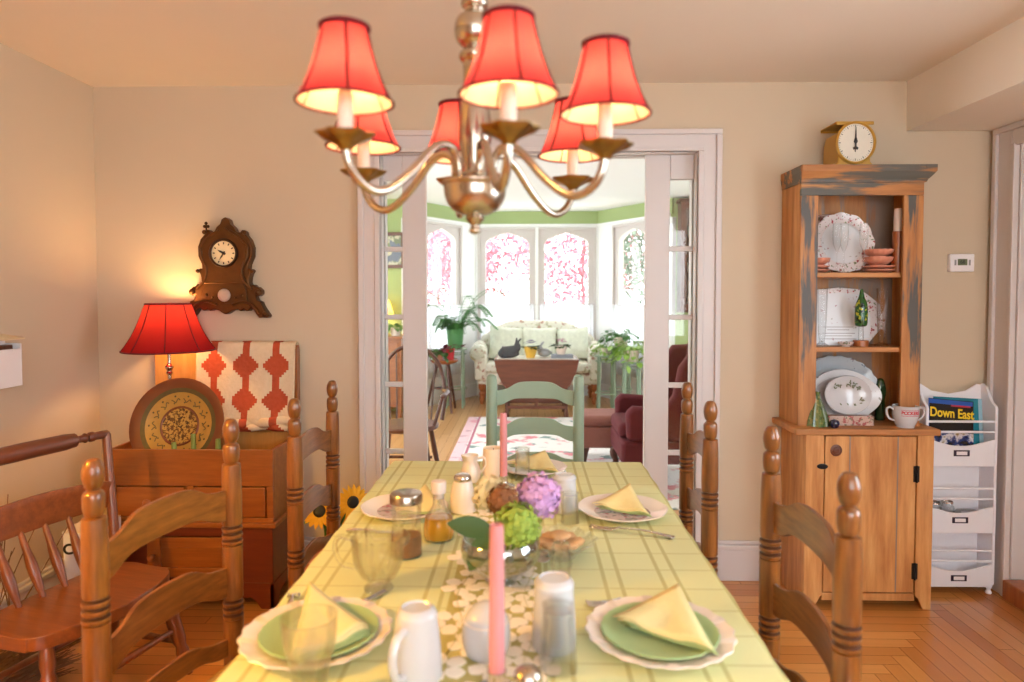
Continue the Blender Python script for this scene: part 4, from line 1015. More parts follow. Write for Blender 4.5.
mb().tf(Tm((dx0 - 0.012, LF - 0.021, CT - 0.165), (R(90), 0, R(0)))).lathe([(0, 0), (0.012, 0), (0.012, 0.004), (0, 0.006)], (0, 0, 0), 14, sx=2.0, sy=1.0).build('turn_latch', 'iron', t)

# kitchen scale on top
t = thing('kitchen_scale', 'mustard yellow kitchen scale with a round dial on top of the weathered cupboard', 'scale', (1.455, 3.165, 1.951))
t.scale = (1.12, 1.12, 1.2)
b = mb()
b.prism([(-0.074, 0), (0.074, 0), (0.074, 0.012), (0.064, 0.02), (0.062, 0.10), (0.052, 0.135), (-0.052, 0.135), (-0.062, 0.10), (-0.064, 0.02), (-0.074, 0.012)], -0.06, 0.085)
b.build('body', 'gold_paint', t, smooth=30, bevel=0.006, seg=3)
b = mb().box(-0.074, 0.074, -0.06, 0.085, 0.162, 0.168).box(-0.02, 0.02, -0.01, 0.03, 0.135, 0.162)
for s in (-1, 1): b.box(-0.074, 0.074, min(s * 0.0725 + 0.0125 - 0.003, s * 0.0725 + 0.0125 + 0.003), max(s * 0.0725 + 0.0095, s * 0.0725 + 0.0155), 0.155, 0.168)
b.build('platform', 'gold_paint', t, smooth=0, bevel=0.003)
Td = Tm((0.0, -0.062, 0.088), (R(90), 0, 0))
mb().tf(Td).lathe([(0.074, -0.005), (0.079, 0), (0.079, 0.01), (0.074, 0.014), (0.070, 0.01), (0.070, 0.0)], (0, 0, 0), 40).build('bezel', 'gold_paint', t)
dl = mb().tf(Td).lathe([(0, 0.004), (0.071, 0.004), (0.071, 0), (0, 0)], (0, 0, 0), 36).build('dial', plain('dial_face', C(222, 216, 200), 0.4), t, smooth=20)
b = mb().tf(Td)
for q in range(48):
    a = q * PI / 24; r0 = 0.058 if q % 4 == 0 else 0.062; wv = 0.0014 if q % 4 == 0 else 0.0007
    b.add([(r_ * math.sin(a) + s * wv * math.cos(a), r_ * math.cos(a) - s * wv * math.sin(a), 0.0046) for r_, s in ((r0, -1), (r0, 1), (0.066, 1), (0.066, -1))], [(0, 1, 2, 3)])
b.build('scale_marks', 'black', dl, smooth=0)
b = mb().tf(Td)
b.prism([(-0.0012, 0.058), (0.0012, 0.058), (0.003, 0.02), (0.008, 0.004), (0.003, -0.004), (0.003, -0.014), (0.011, -0.018), (0.008, -0.026), (0.0, -0.024), (0.0, -0.034), (-0.003, -0.034), (-0.003, -0.024), (-0.008, -0.026), (-0.011, -0.018), (-0.003, -0.014), (-0.003, -0.004), (-0.008, 0.004), (-0.003, 0.02)], 0.006, 0.0075, 'xy')
b.build('pointer', 'black', dl, smooth=0)

# ---- dishes in the cupboard
def fluted(n_, amp, r0): return lambda a, r, z: 1 + amp * math.cos(n_ * a) * max(0, min(1, (r / r0 - 0.6) / 0.4))
def standing(name, label, cat, loc, r, mats, tilt=78, scal=(10, 0.025), sx=1.0, sy=1.0, group=None, rim=0.3, depth=0.02):
    """a plate or platter stood on edge, leaning back; loc is where its lower edge rests"""
    t = thing(name, label, cat, loc, 0, group)
    T_ = Tm((0, 0, r * sy * math.sin(R(tilt)) + 0.001), (R(tilt), 0, 0))
    ri = r * (1 - rim); mod = fluted(scal[0], scal[1], r)
    mb().tf(T_).lathe([(0, -depth), (ri * 0.86, -depth), (ri, -depth * 0.55), (r * 0.97, 0), (r, 0.002), (r * 0.985, 0.005), (ri, -depth * 0.3), (ri * 0.97, -depth * 0.4)], (0, 0, 0), 80, mod, sx, sy).build('rim', mats[0], t, smooth=50)
    mb().tf(T_).lathe([(ri * 0.972, -depth * 0.4), (ri * 0.88, -depth * 0.75), (0, -depth * 0.75)], (0, 0, 0), 48, None, sx, sy).build('well', mats[1], t)
    return t
S1, S2 = 1.4815, 1.1485
standing('dinner_plate', 'red-brown edged plate leaning behind the rose-sprigged plate on the top shelf', 'plate', (1.408, 3.243, S1), 0.14, ('rose_block', 'china_warm'), 82, (10, 0.0))
standing('dinner_plate', 'scalloped white plate with a rose-sprigged rim leaning on the cupboard top shelf', 'plate', (1.456, 3.195, S1), 0.142, ('rose_rim', 'sprig'), 80, (12, 0.022))
fl_prof = smooth_prof([(0.0, 0.0), (0.026, 0.0), (0.026, 0.002), (0.008, 0.005), (0.0035, 0.012), (0.003, 0.09), (0.006, 0.10), (0.016, 0.125), (0.0195, 0.155), (0.0195, 0.19), (0.018, 0.222)], 4)
flute0 = None
for x_, y_, lab in ((1.392, 3.115, 'left of the three clear champagne flutes on the cupboard top shelf'), (1.430, 3.130, 'middle of the three clear champagne flutes on the cupboard top shelf'), (1.512, 3.115, 'right of the three clear champagne flutes on the cupboard top shelf')):
    if flute0 is None:
        flute0 = thing('champagne_flute', lab, 'glass', (x_, y_, S1), 0, 'champagne flutes on the top shelf')
        mb().lathe(fl_prof, (0, 0, 0), 24).build('bowl', 'glass_cut', flute0)
    else: dup(flute0, (x_, y_, S1), None, lab)
def bowl(label, loc, r, h, m, group, n_=16, amp=0.03):
    mod = lambda a, rr_, z: 1 + amp * math.cos(n_ * a) * (z / h)
    o = mb().lathe(smooth_prof([(0, 0.003), (r * 0.5, 0.0), (r * 0.55, 0.004), (r * 0.85, h * 0.5), (r, h), (r * 0.96, h), (r * 0.8, h * 0.5), (r * 0.5, 0.009), (0, 0.008)], 2), (0, 0, 0), 64, mod).build('bowl', m, loc=loc)
    return tag(o, label, 'bowl', group)
def saucer(label, loc, r, m, group):
    o = mb().lathe([(0, 0), (r * 0.6, 0.0), (r, 0.011), (r * 0.99, 0.015), (r * 0.6, 0.006), (0, 0.005)], (0, 0, 0), 40).build('saucer', m, loc=loc)
    return tag(o, label, 'plate', group)
G = 'peach pottery on the top shelf'
saucer('upper peach plate under the single peach bowl at the left of the top shelf', (1.315, 3.145, S1 + 0.0165), 0.056, 'terracotta', G)
saucer('lower peach plate under the single peach bowl at the left of the top shelf', (1.315, 3.145, S1), 0.056, 'terracotta', G)
bowl('single fluted peach bowl at the left of the cupboard top shelf', (1.315, 3.145, S1 + 0.033), 0.056, 0.032, 'terracotta', G)
saucer('bottom peach plate under the two peach bowls at the right of the top shelf', (1.592, 3.145, S1), 0.068, 'terracotta', G)
saucer('peach plate right below the two peach bowls at the right of the top shelf', (1.592, 3.145, S1 + 0.0165), 0.068, 'terracotta', G)
bowl('lower of two stacked fluted peach bowls at the right of the top shelf', (1.592, 3.145, S1 + 0.033), 0.062, 0.036, 'terracotta', G)
bowl('upper of two stacked fluted peach bowls at the right of the top shelf', (1.592, 3.145, S1 + 0.0715), 0.064, 0.032, 'terracotta', G)
t = thing('candle_stick', 'white candle in a wooden cylinder at the right of the cupboard top shelf', 'candle', (1.668, 3.125, S1))
mb().lathe([(0, 0), (0.024, 0), (0.025, 0.01), (0.024, 0.185), (0, 0.187)], (0, 0, 0), 20).build('wooden_holder', 'orange_wood', t)
mb().lathe(smooth_prof([(0, 0.187), (0.018, 0.188), (0.018, 0.278), (0.012, 0.287), (0, 0.288)], 2), (0, 0, 0), 18).build('wax', 'frost', t)
# middle shelf
t = thing('serving_tray', 'white octagonal sprigged platter with handles leaning on the middle cupboard shelf', 'platter', (1.452, 3.20, S2))
T_ = Tm((0, 0.0, 0.133), (R(80), 0, 0))
oc = [(-0.115, -0.13), (0.115, -0.13), (0.165, -0.075), (0.188, -0.055), (0.192, 0.0), (0.186, 0.055), (0.165, 0.075), (0.10, 0.128), (0.0, 0.137), (-0.10, 0.128), (-0.165, 0.075), (-0.186, 0.055), (-0.192, 0.0), (-0.188, -0.055), (-0.165, -0.075)]
mb().tf(T_).prism(oc, -0.008, 0.002, 'xy').build('rim', 'rose_rim', t, smooth=30, bevel=0.004)
mb().tf(T_).prism([(-0.125, -0.10), (0.125, -0.10), (0.135, 0.0), (0.11, 0.10), (0, 0.112), (-0.11, 0.10), (-0.135, 0.0)], 0.002, 0.004, 'xy').build('well', 'sprig', t, smooth=30)
b = mb().box(-0.115, 0.115, -0.004, 0.0, 0.0, 0.105); o = b.build('recipe_card', 'sprig', loc=(1.43, 3.165, S2 + 0.0005), rot=(R(-10), 0, 0)); tag(o, 'pale printed card leaning against the octagonal platter on the middle shelf', 'card')
o = mb().box(-0.115, 0.115, -0.001, 0.001, -0.001, 0.001)
b = mb()
for q, (wd, zz) in enumerate(((0.07, 0.085), (0.05, 0.072), (0.075, 0.056), (0.06, 0.044), (0.08, 0.03))):
    b.box(-wd, wd, -0.0052, -0.004, zz - 0.0015, zz + 0.0015)
b.build('print', plain('grey_print', C(150, 140, 140), 0.6), [x for x in COL.objects if x.name == 'recipe_card'][0], smooth=0)
vase_p = smooth_prof([(0, 0), (0.028, 0), (0.028, 0.008), (0.012, 0.02), (0.016, 0.06), (0.02, 0.14), (0.023, 0.262)], 3)
v0 = thing('glass_vase', 'tall slim clear glass vase at the left end of the middle cupboard shelf', 'vase', (1.333, 3.12, S2), 0, 'slim glass vases on the middle shelf')
mb().lathe(vase_p, (0, 0, 0), 24).build('body', 'glass_cut', v0)
dup(v0, (1.602, 3.125, S2), None, 'tall slim clear glass vase at the right end of the middle cupboard shelf')
t = thing('glass_bottle', 'pointed green decorated bottle on a wooden foot on the middle cupboard shelf', 'bottle', (1.508, 3.12, S2))
mb().lathe([(0, 0), (0.033, 0), (0.033, 0.028), (0, 0.028)], (0, 0, 0), 20).build('wooden_foot', 'orange_wood', t, bevel=0.002)
mb().lathe(smooth_prof([(0, 0.028), (0.012, 0.03), (0.010, 0.085), (0.013, 0.092)], 2), (0, 0, 0), 16).build('clear_stem', 'glass_cut', t)
mb().lathe(smooth_prof([(0, 0.09), (0.024, 0.095), (0.027, 0.14), (0.025, 0.19), (0.012, 0.225), (0.006, 0.255), (0, 0.26)], 3), (0, 0, 0), 18).build('body', floral('painted_green_glass', C(44, 88, 40), C(188, 190, 60), C(20, 44, 24), 40, 0.55), t)
bowl('tiny red-banded white dish at the front of the middle cupboard shelf', (1.437, 3.11, S2), 0.032, 0.02, 'rose_rim', None)
# counter
standing('platter', 'large blue-grey scalloped oval platter at the back of the cupboard counter', 'platter', (1.447, 3.215, CT), 0.185, ('blue_china', 'blue_china'), 78, (22, 0.02), 1.05, 0.82, rim=0.26)
standing('platter', 'white oval platter standing in front of the large blue-grey platter', 'platter', (1.455, 3.172, CT + 0.001), 0.165, ('sprig', 'china'), 80, (4, 0.035), 1.05, 0.72, rim=0.24)
t = standing('platter', 'smaller oval plate with a leaf garland standing on the rose pottery block', 'platter', (1.447, 3.105, CT + 0.045), 0.115, ('china', 'china'), 82, (10, 0.0), 0.92, 0.76, rim=0.16, depth=0.012)
T_ = Tm((0, 0, 0.115 * 0.76 * math.sin(R(82)) + 0.001), (R(82), 0, 0)); b = mb().tf(T_); rn = random.Random(4)
for k in range(46):
    a = rn.uniform(0.6, 2.5) if k < 34 else rn.uniform(3.6, 6.0); rr_ = rn.uniform(0.062, 0.082)
    b.leaf((rr_ * math.cos(a), rr_ * 0.72 * math.sin(a), -0.0065), (rn.uniform(-1, 1), rn.uniform(-1, 1), 0.05), (0, 0, 1), 0.013, 0.007, 0.0, 2)
b.build('leaf_garland', plain('grey_green_print', C(112, 116, 92), 0.5, var=0.3), t, smooth=0)
o = mb().box(-0.10, 0.10, -0.03, 0.012, 0, 0.044).build('pottery_block', 'rose_block', loc=(1.443, 3.088, CT + 0.0006), bevel=0.004, smooth=0); tag(o, 'rose-patterned pottery block under the smallest oval plate on the counter', 'pottery block')
t = thing('glass_bell', 'green ribbed glass bell-shaped bottle at the left of the cupboard counter', 'bottle', (1.295, 3.075, CT + 0.0005))
mb().lathe(smooth_prof([(0, 0), (0.05, 0), (0.052, 0.006), (0.048, 0.03), (0.034, 0.075), (0.02, 0.11), (0.012, 0.135), (0.014, 0.15), (0, 0.152)], 3), (0, 0, 0), 40, lambda a, r, z: 1 + 0.06 * math.cos(14 * a)).build('body', floral('mottled_green_glass', C(98, 112, 62), C(58, 80, 44), C(140, 136, 84), 40, 0.55), t)
b = mb()
for q in range(7): b.ball((0.012 + 0.004 * q, -0.022 - 0.0036 * q, 0.115 - 0.0125 * q), 0.004, 8, 6)
b.build('bead_string', 'glass_cut', t)
o = mb().lathe(smooth_prof([(0, 0), (0.012, 0.0), (0.02, 0.012), (0.018, 0.03), (0.006, 0.036), (0, 0.036)], 3), (0, 0, 0), 18).build('bottle_stopper', plain('cobalt_glass', C(34, 36, 66), 0.1, spec=0.7), loc=(1.352, 3.02, CT + 0.0005)); tag(o, 'small dark blue glass knob beside the green bell-shaped bottle', 'stopper')
t = thing('cabbage_bottle', 'dark green leaf-shaped bottle behind the two-handled cup on the counter', 'bottle', (1.648, 3.215, CT + 0.0005)); t.scale = (0.8, 0.8, 0.85)
mb().lathe(smooth_prof([(0, 0), (0.025, 0), (0.026, 0.07), (0.022, 0.11), (0.03, 0.15), (0.028, 0.19), (0.014, 0.225), (0, 0.23)], 3), (0, 0, 0), 20, lambda a, r, z: 1 + 0.08 * math.cos(5 * a + z * 30)).build('body', 'bottle_green', t)
t = thing('sugar_cup', 'white two-handled cup with red lettering on the right end of the counter', 'cup', (1.672, 3.045, CT + 0.0005))
mb().lathe(smooth_prof([(0, 0.004), (0.034, 0.0), (0.036, 0.004), (0.046, 0.025), (0.053, 0.055), (0.0525, 0.09), (0.054, 0.094), (0.050, 0.093), (0.049, 0.06), (0.035, 0.012), (0, 0.01)], 3), (0, 0, 0), 36).build('body', 'china', t)
for s in (-1, 1):
    mb().tube(smooth_path([(s * 0.051, 0, 0.078), (s * 0.068, 0, 0.088), (s * 0.082, 0, 0.078), (s * 0.08, 0, 0.055), (s * 0.066, 0, 0.036), (s * 0.047, 0, 0.03)], 6), 0.0048, 10).build('handle', 'china', t)
red = plain('red_lettering', C(186, 40, 52), 0.4); M['red'] = red
for q, ch in enumerate('BOCKERS'):
    a = -PI / 2 + (q - 3) * 0.225
    text('letter', ch, 0.020, 'red', t, (0.0535 * math.cos(a), 0.0535 * math.sin(a), 0.068), (R(90), 0, a + PI / 2), bold=0.0008)
b = mb()
for dz_ in (0.080, 0.055): b.tube([(0.0532 * math.cos(-PI / 2 + k * 0.1), 0.0532 * math.sin(-PI / 2 + k * 0.1), dz_ + 0.001 * (k % 2)) for k in range(-8, 9)], 0.0009, 5)
b.build('red_band', 'red', t)

# ---------------------------------------------------------------- white magazine rack
RX0, RX1, RYF = 1.825, 2.150, 3.150
t = thing('magazine_rack', 'narrow white three-tier magazine rack between the cupboard and the doorway', 'rack', ((RX0 + RX1) / 2, 3.262, 0))
hw = (RX1 - RX0) / 2; f = RYF - 3.262
for s in (-1, 1):
    side = [(f, 0.045), (0, 0.045), (0, 0.962), (-0.012, 0.965), (-0.04, 0.952), (-0.062, 0.915), (-0.085, 0.885), (f + 0.005, 0.872), (f, 0.86)]
    mb().prism(side, s * hw, s * (hw - 0.013), 'yz').build('side_panel', 'white_shelf', t, smooth=0, bevel=0.003)
bk_ = [(-hw, 0.05), (hw, 0.05), (hw, 0.955), (hw * 0.8, 0.962), (hw * 0.5, 0.93), (0, 0.915), (-hw * 0.5, 0.93), (-hw * 0.8, 0.962), (-hw, 0.955)]
mb().prism(bk_, -0.008, 0.0).build('back_panel', 'white_shelf', t, smooth=0, bevel=0.002)
for z in (0.615, 0.305, 0.035):
    mb().box(-hw + 0.013, hw - 0.013, f + 0.008, -0.008, z, z + 0.012).build('shelf', 'white_shelf', t, smooth=0)
    top = []
    for q in range(13):
        u = -1 + q / 6.0; top.append((u * (hw - 0.013), z + 0.105 - 0.032 * math.cos(u * PI / 2) ** 1.2 if abs(u) < 1 else z + 0.105))
    fr = mb().prism([(-hw + 0.013, z - 0.02 + (0.02 if z < 0.1 else 0)), (hw - 0.013, z - 0.02 + (0.02 if z < 0.1 else 0))] + list(reversed(top)), f, f + 0.01).build('front_board', 'white_shelf', t, smooth=0, bevel=0.002)
    lh = mb().box(-0.036, 0.036, f - 0.003, f, z + 0.028, z + 0.056).build('label_holder', plain('dark_label_frame', C(52, 40, 60), 0.4, 0.4), fr, smooth=0, bevel=0.001)
    mb().box(-0.024, 0.024, f - 0.0042, f - 0.003, z + 0.034, z + 0.050).build('label_card', 'white', fr, smooth=0)
    for dz_ in (0.118, 0.166):
        mb().tube([(-hw + 0.012, f + 0.008, z + dz_ + (0.02 if z > 0.2 else 0)), (hw - 0.012, f + 0.008, z + dz_ + (0.02 if z > 0.2 else 0))], 0.0055, 8).build('rail', 'white_shelf', t)
for s in (-1, 1):
    for y_ in (f + 0.015, -0.02): mb().lathe(smooth_prof([(0, 0), (0.011, 0), (0.014, 0.008), (0.008, 0.02), (0.014, 0.034), (0.014, 0.046), (0, 0.046)], 2), (s * (hw - 0.016), y_, 0), 14).build('foot', 'white_shelf', t)
# magazines leaning in the top bin
def magazine(label, x, y, rz, w_, h_, cover, tilt=-9, roll=0, z=0.628):
    t = thing('magazine', label, 'magazine', (x, y, z), 0, 'magazines in the top of the white rack')
    t.rotation_euler = (R(tilt), R(roll), R(rz))
    mb().box(-w_ / 2, w_ / 2, -0.004, 0.002, 0, h_).build('pages', 'white', t, smooth=0)
    c = mb().box(-w_ / 2 - 0.001, w_ / 2 + 0.001, -0.006, -0.004, -0.001, h_ + 0.001).build('cover', cover, t, smooth=0)
    return t, c
cov = N('magazine_cover').set(0.22, spec=0.6)
x_, y_, z_ = cov.xyz(); nz = cov.noise(cov.obj(), 22, 3); 
cc = cov.ramp(nz, [(0.40, C(20, 20, 40)), (0.50, C(40, 60, 120)), (0.58, C(216, 214, 220)), (0.66, C(140, 120, 60))])
cov.color(cov.mix(cov.math('GREATER_THAN', z_, 0.12), cc, C(24, 22, 30)))
M['cover1'] = cov.m; M['cover2'] = plain('teal_cover', C(38, 128, 146), 0.25, var=0.3, scale=14); M['cover3'] = plain('pale_blue_cover', C(150, 190, 206), 0.25, var=0.2, scale=14)
mt, mc = magazine('dark magazine with yellow lettering at the front of the white rack', 1.950, 3.172, 0, 0.205, 0.268, 'cover1', -10, 5)
tx = text('title', 'Down East', 0.060, 'gold_paint', mc, (0.004, -0.0064, 0.205), bold=0.0015, sx=0.76)
M['yellow_ink'] = plain('yellow_ink', C(240, 206, 40), 0.4); tx.data.materials.clear(); tx.data.materials.append(M['yellow_ink'])
mb().box(-0.1, 0.1, -0.0064, -0.006, 0.246, 0.266).box(-0.1035, -0.1, -0.0064, -0.006, 0.0, 0.268).build('blue_border', plain('blue_ink', C(30, 84, 170), 0.3), mc, smooth=0)
mb().box(0.0, 0.09, -0.0066, -0.0062, 0.238, 0.246).build('red_strip', 'red', mc, smooth=0)
magazine('teal-covered magazine just behind the dark one in the white rack', 1.992, 3.190, 0, 0.205, 0.275, 'cover2', -10, 3)
magazine('pale blue magazine furthest back in the top of the white rack', 2.025, 3.208, 0, 0.20, 0.27, 'cover3', -9, 2)
# glass jars in the middle bin
jp = smooth_prof([(0, 0.0), (0.026, 0), (0.03, 0.006), (0.03, 0.07), (0.022, 0.082), (0.022, 0.10), (0.024, 0.104)], 3)
j0 = None
for k, (x_, y_, z_, rx, ry, lab) in enumerate(((1.90, 3.20, 0.318, 0, 0, 'clear glass jar standing at the left of the white rack middle tier'), (1.965, 3.21, 0.318, 0, 0, 'clear glass jar standing second from the left in the white rack middle tier'), (2.02, 3.215, 0.349, 0, 90, 'clear glass jar lying on its side at the right of the middle tier'))):
    if j0 is None:
        j0 = thing('glass_jar', lab, 'jar', (x_, y_, z_), 0, 'glass jars in the white rack'); mb().lathe(jp, (0, 0, 0), 22).build('body', 'glass_cut', j0)
        mb().lathe([(0.0225, 0.090), (0.0245, 0.092), (0.0245, 0.098), (0.0225, 0.1)], (0, 0, 0), 22).build('wire_ring', 'silver', j0)
        o = j0
    else: o = dup(j0, (x_, y_, z_), None, lab)
    o.rotation_euler = (R(rx), R(ry), 0)
# thermostat
t = thing('thermostat', 'small white thermostat on the wall right of the cupboard', 'thermostat', (2.043, YB - 0.001, 1.532))
mb().box(-0.057, 0.057, -0.026, 0, -0.042, 0.042).build('body', 'white', t, smooth=0, bevel=0.006, seg=3)
mb().box(-0.022, 0.022, -0.0275, -0.026, -0.012, 0.018).build('screen', plain('thermostat_screen', C(110, 120, 96), 0.2), t, smooth=0)
text('readout', '68', 0.024, 'black', t, (0, -0.0282, 0.003))
b = mb()
for s in (-1, 1): b.box(s * 0.033 - 0.004, s * 0.033 + 0.004, -0.028, -0.026, -0.012, 0.014)
b.build('buttons', plain('grey_buttons', C(150, 150, 150), 0.5), t, smooth=0)

# ================================================================== CHANDELIER
t = thing('chandelier', 'six-arm brushed metal chandelier with red bell shades above the table', 'chandelier', (CHX, CHY, 0))
b = mb().lathe(smooth_prof([(0.0, 2.384), (0.062, 2.384), (0.062, 2.372), (0.05, 2.362), (0.015, 2.352), (0.009, 2.34)], 3), (0, 0, 0), 28)
b.build('canopy', 'nickel', t)
colp = smooth_prof([(0.008, 2.345), (0.008, 2.02), (0.02, 2.012), (0.028, 1.99), (0.02, 1.965), (0.012, 1.955), (0.024, 1.938), (0.026, 1.918), (0.013, 1.905), (0.019, 1.896), (0.019, 1.886), (0.013, 1.878), (0.025, 1.866), (0.029, 1.846), (0.025, 1.826), (0.015, 1.814), (0.022, 1.806), (0.022, 1.796), (0.0175, 1.79)], 3) + smooth_prof([(0.017, 1.788), (0.0165, 1.76), (0.022, 1.70), (0.024, 1.66), (0.018, 1.62), (0.02, 1.60), (0.03, 1.59)], 3)
mb().lathe([(r_ * (1.0 if z_ > 2.02 else 1.22), z_) for r_, z_ in reversed(colp)], (0, 0, 0), 24).build('column', 'nickel', t)
mb().lathe(smooth_prof([(0, 1.594), (0.03, 1.594), (0.056, 1.586), (0.058, 1.58), (0.055, 1.576), (0.052, 1.556), (0.042, 1.538), (0.026, 1.528), (0.015, 1.524), (0.017, 1.52), (0.012, 1.514), (0.007, 1.508), (0.010, 1.501), (0.0095, 1.496), (0, 1.492)], 4)[::-1], (0, 0, 0), 30).build('bowl', 'nickel', t)
armp = smooth_path([Vector((q, 0, z)) for q, z in [(0.036, 1.588), (0.038, 1.612), (0.050, 1.634), (0.070, 1.638), (0.095, 1.622), (0.130, 1.583), (0.165, 1.554), (0.192, 1.546), (0.217, 1.558), (0.233, 1.582), (0.238, 1.612)]], 6)
sp = [(0.034 + 0.036 * (0.62 * v + 0.38 * v ** 3.0), 1.777 - 0.108 * v) for v in [i / 12 for i in range(13)]]
for k in range(6):
    a = R(ARMS[k][0]); reach = ARMS[k][1]; T_ = Matrix.Rotation(a, 4, 'Z')
    ar = mb().tf(T_).tube([(0.036 + (p.x - 0.036) * (reach - 0.036) / 0.202, 0, p.z) for p in armp], 0.0072, 12).lathe(smooth_prof([(0.0, 1.60), (0.012, 1.596), (0.012, 1.59), (0.0, 1.586)], 2), (0.036, 0, 0), 14).build('arm', 'nickel', t)
    ex, ey = reach * math.cos(a), reach * math.sin(a)
    mb().lathe([(0, 1.5970), (0.009, 1.6000), (0.013, 1.6060), (0.024, 1.6120), (0.034, 1.6160), (0.041, 1.6220), (0.0415, 1.6240), (0.032, 1.6200), (0.012, 1.6140), (0, 1.6145)], (ex, ey, 0), 42, lambda q, r, z: 1 + 0.09 * math.cos(7 * q) * min(1, r / 0.03)).build('drip_pan', 'brass', t)
    mb().lathe([(0, 1.6150), (0.0115, 1.6150), (0.0115, 1.684), (0.009, 1.686), (0, 1.686)], (ex, ey, 0), 16).build('candle_sleeve', 'candle_sleeve', t)
    mb().lathe(smooth_prof([(0.006, 1.686), (0.007, 1.691), (0.0165, 1.704), (0.0155, 1.72), (0.006, 1.742), (0, 1.752)], 3), (ex, ey, 0), 14).build('bulb', 'bulb', t)
    hx = 6
    sh = mb().lathe(sp, (ex, ey, 0), 36).build('lamp_shade', 'shade_red', t)
    mb().lathe([(r_ - 0.0012, z_) for r_, z_ in sp], (ex, ey, 0), 36).build('lining', 'shade_lining', sh)
    tb = mb()
    for q in range(6):
        a2 = a + q * PI / 3 + PI / 6 * 0; tb.tube([(ex + r_ * 1.004 * math.cos(a2), ey + r_ * 1.004 * math.sin(a2), z_) for r_, z_ in sp], 0.0023, 6)
    for (r_, z_), th in ((sp[0], 0.0042), (sp[-1], 0.0022)): tb.tube([(ex + r_ * math.cos(2 * PI * q / 36), ey + r_ * math.sin(2 * PI * q / 36), z_) for q in range(37)], th, 6)
    tb.build('trim', 'shade_trim', sh)

# ================================================================== ON THE TABLE
TT = TZ + 0.0005
am = N('amber').set(0.08, spec=0.6); am.color(C(252, 186, 60)); am.p.inputs['Transmission Weight'].default_value = 0.55; M['amber'] = am.m
M['glass_bowl'] = glass('mirrored_glass', (0.62, 0.67, 0.62, 1), 0.9, 0.26, 0.03)
def plate(label, x, y, r, mats, cat='plate', group='white dinner plates on the table', scal=(20, 0.02), z=TT):
    t = thing('dinner_plate', label, cat, (x, y, z), 0, group); mod = fluted(scal[0], scal[1], r)
    mb().lathe([(0, 0.002), (r * 0.6, 0.0), (r * 0.68, 0.004), (r * 0.97, 0.017), (r, 0.0195), (r * 0.985, 0.0215), (r * 0.68, 0.009), (r * 0.62, 0.0065)], (0, 0, 0), 90, mod).build('rim', mats[0], t, smooth=60)
    mb().lathe([(r * 0.622, 0.0066), (r * 0.56, 0.0045), (0, 0.0045)], (0, 0, 0), 48).build('well', mats[1], t)
    return t
def glass_plate(label, x, y, r, z):
    t = thing('salad_plate', label, 'plate', (x, y, z), 0, 'green glass salad plates')
    mb().lathe([(0, 0.0), (r * 0.7, 0.0), (r, 0.012), (r * 0.985, 0.0145), (r * 0.68, 0.004), (0, 0.004)], (0, 0, 0), 60, lambda a, rr_, z_: 1 + 0.008 * math.cos(30 * a)).build('body', 'green_plate', t)
    return t
M['green_plate'] = translucent('pressed_green_glass', C(190, 212, 160), C(200, 222, 168), 0.35)
def napkin(label, x, y, z, pts, lift, group='folded yellow napkins on the plates', nlay=4):
    """a folded triangular napkin: pts are the triangle's corners about x,y; several layers, lifted towards the first corner"""
    t = thing('napkin', label, 'napkin', (x, y, z), 0, group)
    P_ = [Vector((px, py, 0)) for px, py in pts]; cen = (P_[0] + P_[1] + P_[2]) / 3
    for k in range(nlay):
        b = mb(); n_ = 12; sc_ = 1.0 - 0.02 * (nlay - 1 - k); off = Vector((0.006, -0.006, 0)) * (nlay - 1 - k) * 0.8
        idx = {}; vs = []; fs = []
        for i in range(n_ + 1):
            for j in range(n_ + 1 - i):
                u, v = i / n_, j / n_; w_ = max(0.0, 1 - u - v)
                p = (P_[0] * w_ + P_[1] * u + P_[2] * v - cen) * sc_ + cen + off
                h = 0.002 + 0.006 * k * (0.35 + 0.65 * w_) + lift * (w_ ** 1.6) * (0.3 + 0.7 * (k + 1) / nlay) + 0.010 * (k + 1) / nlay * math.sin(PI * min(1, 2.4 * min(u, v) + 0.15)) * (1 - w_)
                idx[(i, j)] = len(vs); vs.append((p.x, p.y, h))
        for i in range(n_):
            for j in range(n_ - i):
                fs.append((idx[(i, j)], idx[(i + 1, j)], idx[(i, j + 1)]))
                if i + j < n_ - 1: fs.append((idx[(i + 1, j)], idx[(i + 1, j + 1)], idx[(i, j + 1)]))
        b.add(vs, fs); b.build('fold', 'napkin_green' if k < 2 else 'napkin', t, solid=0.0022, smooth=60)
    return t
def fork(label, p, q, z=TT):
    P_, Q_ = Vector((*p, 0)), Vector((*q, 0)); d = Q_ - P_; L = d.length; t = thing('fork', label, 'fork', (p[0], p[1], z), math.atan2(d.y, d.x), 'silver forks')
    b = mb(); b.grid(lambda u, v: (L * (0.36 + 0.64 * v), (u - 0.5) * (0.006 + 0.012 * v ** 3), 0.004 + 0.010 * math.sin(PI * (0.15 + 0.85 * v)) * (1 - v * 0.5)), 4, 16); b.build('handle', 'silver', t, solid=0.003, smooth=60)
    b = mb(); b.grid(lambda u, v: (L * (0.20 + 0.17 * v), (u - 0.5) * (0.024 - 0.018 * v * v), 0.0035 + 0.010 * v * v), 4, 10)
    for k in range(4): b.grid(lambda u, v, k=k: (L * 0.21 * v, -0.0105 + k * 0.007 + (u - 0.5) * 0.0035, 0.008 - 0.009 * math.sin(PI * (0.2 + 0.5 * v)) + 0.004), 1, 8)
    b.build('head', 'silver', t, solid=0.0018, smooth=60); return t
